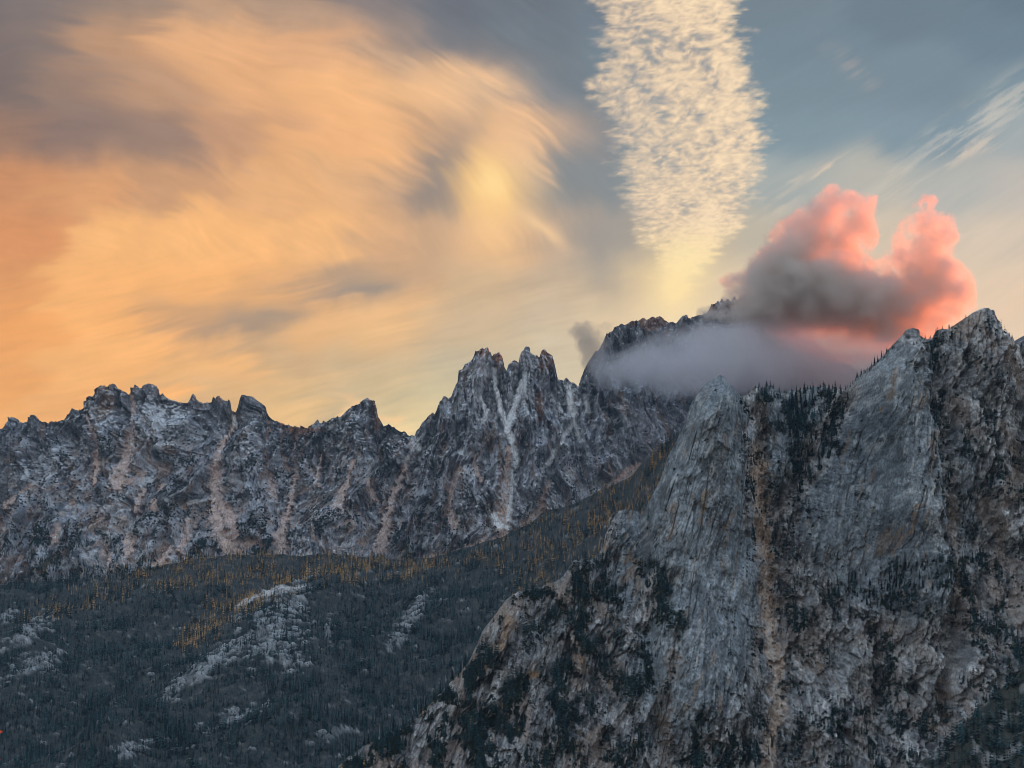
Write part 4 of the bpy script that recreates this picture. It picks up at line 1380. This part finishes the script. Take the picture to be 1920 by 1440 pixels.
for p, h_, lab in zip(pts, hs, describe(pts, hs, 'golden larches', 'spur left of the pointed buttress', True)):
    tree('larch_tree', p, h_, lab, 'tree', 'larches on the spur', LCROWN)
pts = []
for (a, b) in ((1688, 697), (1612, 705), (1598, 820), (1650, 795), (1652, 770)):
    pts += zone_points([(a - 6, b - 6), (a + 6, b - 6), (a + 6, b + 6), (a - 6, b + 6)], 1)
for p, lab in zip(pts, describe(pts, [9] * len(pts), 'lone golden larches', 'on the great grey slab of the near cliff', False)):
    tree('larch_tree', p, random.uniform(8, 11), lab, 'tree', 'larches on the slab', LCROWN, 0.8)

# dead trunks
SNAG = [trunk_mesh('trunk', MAT_SNAG, 1.0, 0.020, l, i) for i, l in enumerate((0.02, -.08, .12))]
SNAG_BRANCH = trunk_mesh('branch', MAT_SNAG, 0.35, 0.016, 0.03, 9)


def snag(p, h, label, grp):
    e = bpy.data.objects.new('dead_tree', None)
    COL.objects.link(e)
    e.location = tuple(float(v) for v in p)
    e.scale = (h, h, h)
    e.rotation_euler = (random.uniform(-.08, .08), random.uniform(-.12, .12), random.uniform(0, 6.28))
    e['label'], e['category'], e['group'] = label, 'tree', grp
    k = random.randrange(3)
    part('trunk', SNAG[k], e)
    for q in range(4):
        b = part('branch', SNAG_BRANCH, e)
        b.location = (0, 0, random.uniform(.35, .85))
        b.rotation_euler = (0, random.uniform(.9, 1.4), random.uniform(0, 6.28))
        b.scale = (0.35,) * 3


pts = zone_points([(1480, 780), (1570, 770), (1545, 880), (1490, 900)], 14)
for p, lab in zip(pts, describe(pts, [14] * len(pts), 'pale dead trunks', 'among the conifers of the wooded gully', False)):
    snag(p, random.uniform(11, 17), lab, 'gully snags')
pts = crest_points(N, 690, 870, 12)
for p, lab in zip(pts, describe(pts, [14] * len(pts), 'pale dead trunks', 'on the lower left edge of the cliff', False)):
    snag(p, random.uniform(10, 16), lab, 'lower edge snags')

# ================================================================== CLOUDS
def perlin3(x, y, z, seed=0):
    x, y, z = x + seed * 7.3, y + seed * 3.1, z + seed * 5.7
    xi, yi, zi = np.floor(x), np.floor(y), np.floor(z)
    xf, yf, zf = (x - xi).astype(np.float32), (y - yi).astype(np.float32), (z - zi).astype(np.float32)
    xi, yi, zi = xi.astype(np.int32), yi.astype(np.int32), zi.astype(np.int32)
    fd = lambda t: t * t * t * (t * (t * 6 - 15) + 10)
    u, v, w = fd(xf), fd(yf), fd(zf)

    def g(a, b, c):
        h = _perm[_perm[_perm[(xi + a) & 511] + ((yi + b) & 511)] + ((zi + c) & 511)]
        k = _perm[(h + 91) & 511] / 255.5 - 1.0
        s = np.sqrt(np.maximum(1 - k * k, 0))
        return _gx[h] * s * (xf - a) + _gy[h] * s * (yf - b) + k * (zf - c)
    l = lambda a, b, t: a + t * (b - a)
    return l(l(l(g(0, 0, 0), g(1, 0, 0), u), l(g(0, 1, 0), g(1, 1, 0), u), v), l(l(g(0, 0, 1), g(1, 0, 1), u), l(g(0, 1, 1), g(1, 1, 1), u), v), w) * 1.4


def surface_nets(F, org, st):
    """closed surface F = 0 (inside where F > 0) on a regular grid"""
    F = F.astype(np.float32)
    for ax in range(3):
        sl = [slice(None)] * 3
        for e in (0, -1):
            sl[ax] = e
            F[tuple(sl)] = -1.0
    nx, ny, nz = F.shape
    ins = F > 0
    cx, cyy, cz = nx - 1, ny - 1, nz - 1
    corners = [(a, b, c) for a in (0, 1) for b in (0, 1) for c in (0, 1)]
    cnt = np.zeros((cx, cyy, cz), np.int32)
    for a, b, c in corners:
        cnt += ins[a:a + cx, b:b + cyy, c:c + cz]
    act = (cnt > 0) & (cnt < 8)
    idx = np.full(act.shape, -1, np.int64)
    idx[act] = np.arange(act.sum())
    I = np.argwhere(act)
    acc = np.zeros((len(I), 3), np.float32)
    num = np.zeros(len(I), np.float32)
    for a, b, c in corners:
        for ax in range(3):
            q = [a, b, c]
            if q[ax] == 1:
                continue
            q2 = list(q)
            q2[ax] = 1
            f0 = F[I[:, 0] + q[0], I[:, 1] + q[1], I[:, 2] + q[2]]
            f1 = F[I[:, 0] + q2[0], I[:, 1] + q2[1], I[:, 2] + q2[2]]
            m = (f0 > 0) != (f1 > 0)
            t = np.where(m, f0 / (f0 - f1 + 1e-12), 0)
            p = np.zeros((len(I), 3), np.float32) + np.array(q, np.float32)
            p[:, ax] += t
            acc += p * m[:, None]
            num += m
    V = (I + acc / np.maximum(num, 1)[:, None]) * np.array(st) + np.array(org)
    quads = []
    for ax in range(3):
        b, c = (ax + 1) % 3, (ax + 2) % 3
        s0 = [slice(None)] * 3
        s1 = [slice(None)] * 3
        s0[ax], s1[ax] = slice(0, -1), slice(1, None)
        e = ins[tuple(s0)] != ins[tuple(s1)]
        J = np.argwhere(e)
        J = J[(J[:, b] > 0) & (J[:, c] > 0) & (J[:, b] < F.shape[b] - 1) & (J[:, c] < F.shape[c] - 1)]
        o = np.zeros(3, int)
        ids = []
        for db, dc in ((1, 1), (0, 1), (0, 0), (1, 0)):
            K = J.copy()
            K[:, b] -= db
            K[:, c] -= dc
            ids.append(idx[K[:, 0], K[:, 1], K[:, 2]])
        q = np.stack(ids, -1)
        fl = ins[J[:, 0], J[:, 1], J[:, 2]]
        q[~fl] = q[~fl][:, ::-1]
        quads.append(q)
    return V, np.concatenate(quads)


def cloud_material(name, density, colour, aniso=0.35):
    m = bpy.data.materials.new(name)
    m.use_nodes = True
    nt = m.node_tree
    nt.nodes.clear()
    v = nt.nodes.new('ShaderNodeVolumePrincipled')
    v.inputs['Color'].default_value = colour + (1,)
    v.inputs['Density'].default_value = density
    v.inputs['Anisotropy'].default_value = aniso
    o = nt.nodes.new('ShaderNodeOutputMaterial')
    nt.links.new(v.outputs[0], o.inputs['Volume'])
    return m


def make_cloud(label, lobes, depth, box, levels, step, seed, amp, scale, colour, aniso=0.6):
    """lobes: (px, py, rx px, ry px, half depth m, weight)"""
    s = depth / FPX
    (x0, y1), (x1, y0) = [(ray(a, b)[0] * depth, ray(a, b)[1] * depth) for a, b in ((box[0], box[1]), (box[2], box[3]))]
    dep = box[4]
    gx, gy, gz = np.arange(x0, x1, step), np.arange(depth - dep, depth + dep, step * 2.2), np.arange(y0, y1, step)
    GX, GY, GZ = np.meshgrid(gx, gy, gz, indexing='ij')
    f1 = perlin3(GX / scale, GY / scale, GZ / scale, seed)
    wq = 0.35 * scale
    wx_, wz_ = GX + wq * perlin3(GX / scale + 9, GY / scale, GZ / scale, seed + 1), GZ + wq * perlin3(GX / scale, GY / scale + 9, GZ / scale, seed + 2)
    F = np.zeros(GX.shape, np.float32)
    for a, b, rx, ry, hd, wgt in lobes:
        cx, cz = ray(a, b)[0] * depth, ray(a, b)[1] * depth
        q = ((wx_ - cx) / (rx * s)) ** 2 + ((GY - depth) / hd) ** 2 + ((wz_ - cz) / (ry * s)) ** 2
        F += wgt * np.exp(-q * 1.1)
    nse = f1 * 0.55
    a = 0.5
    for k in range(1, 5):
        sc = scale / 2.1 ** k
        nse = nse + a * np.abs(perlin3(wx_ / sc, GY / sc, wz_ / sc, seed + 3 + k)) * 1.3 - a * .35
        a *= 0.72
    F0 = F
    F = F - 0.42 - amp * nse * (0.55 + 0.9 * np.exp(-F * 1.2)) - 0.9 * (1 - sstep(F0, 0.02, 0.32))
    root = None
    for k, (iso, den) in enumerate(levels):
        V_, Q_ = surface_nets(F - iso, (x0, depth - dep, y0), (step, step * 2.2, step))
        if len(Q_) == 0:
            continue
        me = bpy.data.meshes.new('cloud')
        me.vertices.add(len(V_))
        me.vertices.foreach_set('co', V_.astype(np.float32).ravel())
        me.loops.add(Q_.size)
        me.loops.foreach_set('vertex_index', Q_.astype(np.int32).ravel())
        me.polygons.add(len(Q_))
        me.polygons.foreach_set('loop_start', np.arange(0, Q_.size, 4, dtype=np.int32))
        me.update(calc_edges=True)
        me.materials.append(cloud_material('cloud_vapour', den, colour, aniso))
        o = bpy.data.objects.new('cloud' if root is None else 'cloud_core', me)
        COL.objects.link(o)
        if root is None:
            root = o
            o['label'], o['category'] = label, 'cloud'
        else:
            o.parent = root
    return root


make_cloud('torn cloud above the hidden peak, dark grey at left and glowing red at right',
           [(1440, 575, 75, 36, 150, 1.3), (1500, 545, 75, 56, 190, 1.9), (1570, 565, 80, 50, 190, 1.8), (1430, 515, 38, 26, 110, 1.0), (1480, 480, 46, 42, 140, 1.35), (1525, 430, 36, 44, 110, 1.15),
            (1555, 385, 26, 34, 80, 1.05), (1600, 375, 40, 18, 60, .9), (1625, 410, 20, 34, 60, .75), (1590, 455, 40, 40, 90, .95), (1600, 415, 26, 26, 60, .5), (1380, 522, 34, 14, 50, .7), (1490, 415, 36, 14, 60, .6),
            (1650, 590, 70, 50, 100, 1.15), (1715, 550, 74, 56, 90, 1.35), (1765, 525, 42, 46, 60, .9), (1715, 480, 52, 36, 60, .85), (1755, 435, 40, 36, 60, .8), (1740, 380, 30, 16, 40, .55), (1720, 420, 34, 26, 50, .6), (1690, 630, 70, 34, 90, 1.0), (1805, 555, 24, 36, 50, .6), (1600, 672, 60, 10, 50, .7), (1345, 590, 50, 14, 60, .6)],
           4900, (1300, 310, 1880, 720, 280), ((-0.10, .0016), (0.02, .0030), (.15, .0066), (.36, .0100), (.68, .015)), 4.7, 8, 1.3, 62.0, (0.962, 0.915, 0.865), 0.6)
make_cloud('flat mauve lower part of the torn cloud across the hidden peak, lightened in its colour',
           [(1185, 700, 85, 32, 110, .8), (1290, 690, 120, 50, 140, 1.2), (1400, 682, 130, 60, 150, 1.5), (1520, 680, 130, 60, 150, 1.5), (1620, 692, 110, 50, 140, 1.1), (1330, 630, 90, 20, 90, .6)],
           4820, (1070, 560, 1760, 775, 220), ((0.0, .0022), (.2, .0030), (.5, .0045)), 6.5, 43, 0.55, 120.0, (0.955, 0.925, 0.945), 0.3)  # lower part of the same cloud, its lighter shading put into the vapour colour
make_cloud('small dark wisp of cloud left of the cloud covered peak', [(1098, 640, 26, 34, 40, 1.0), (1085, 615, 18, 14, 24, .8), (1110, 670, 20, 26, 30, .9), (1145, 612, 18, 16, 24, .55), (1130, 650, 18, 30, 30, .6)],
           4960, (1050, 560, 1185, 730, 70), ((0.0, .007), (.2, .012)), 3.6, 21, 0.62, 42.0, (0.70, 0.68, 0.68))
make_cloud('thin pinkish mist drifting across the left tower of the snowy spires', [(895, 690, 26, 14, 22, .9), (918, 700, 22, 12, 20, .8), (870, 720, 14, 12, 16, .6), (940, 640, 16, 10, 16, .45)],
           4640, (840, 610, 975, 750, 40), ((0.0, .0045), (.2, .007)), 3.2, 27, 0.6, 34.0, (0.86, 0.82, 0.82))

# ================================================================== HAZE
hz = bpy.data.meshes.new('haze')
x0, x1, y0, y1, z0, z1 = -5200, 5200, -3000, 6600, -900, 1500
hz.from_pydata([(x, y, z) for z in (z0, z1) for y in (y0, y1) for x in (x0, x1)], [],
               [(0, 2, 3, 1), (4, 5, 7, 6), (0, 1, 5, 4), (2, 6, 7, 3), (0, 4, 6, 2), (1, 3, 7, 5)])
hz.materials.append(cloud_material('valley_air', 1.7e-5, (0.52, 0.74, 1.0), 0.1))
hzo = bpy.data.objects.new('haze', hz)
COL.objects.link(hzo)
hzo['kind'], hzo['label'] = 'stuff', 'thin blue evening haze filling the valley'

# ================================================================== TWIG at the left edge
MAT_RED = plant_material("red_leaf", (0.55, 0.07, 0.03), 0.35, 0.5)
tw = bpy.data.objects.new('twig', None)
COL.objects.link(tw)
D = 9.0
dxx, dzz = ray(-6, 1400)
tw.location = (float(dxx) * D, D, float(dzz) * D - 0.6)
tw['label'], tw['category'] = 'red leaved twig just reaching in at the lower left edge', 'twig'
stem = part('stem', trunk_mesh('stem', MAT_BARK, 0.95, 0.008, -.01, 3), tw)
lv = []
for a_, l_ in ((0, .05),):
    n_ = 7
    vs, fs = [(0, 0, 0)], []
    for i in range(1, n_):
        t_ = i / (n_ - 1)
        w_ = math.sin(math.pi * min(t_ * 1.02, 1)) * .3
        vs += [(t_, w_, -.12 * t_ + .08 * w_), (t_, 0, -.12 * t_), (t_, -w_, -.12 * t_ + .08 * w_)]
    for i in range(1, n_ - 1):
        b_ = 1 + (i - 1) * 3
        fs += [(b_, b_ + 3, b_ + 4, b_ + 1), (b_ + 1, b_ + 4, b_ + 5, b_ + 2)]
    fs += [(0, 1, 2), (0, 2, 3)]
LEAF = mesh_from('leaf', vs, fs, MAT_RED)
for px_, py_ in ((0, 1372), (-2, 1421), (-1, 1376), (-8, 1395), (-10, 1440), (-12, 1360), (-14, 1410)):
    dx_, dz_ = ray(px_, py_)
    lf = part('leaf', LEAF, tw)
    lf.location = (float(dx_) * D - float(tw.location.x) - .012, 0.004, float(dz_) * D - float(tw.location.z))
    lf.rotation_euler = (random.uniform(.3, 1.2), random.uniform(-.4, .6), random.uniform(-.6, .6))
    lf.scale = (.028, .028, .028)
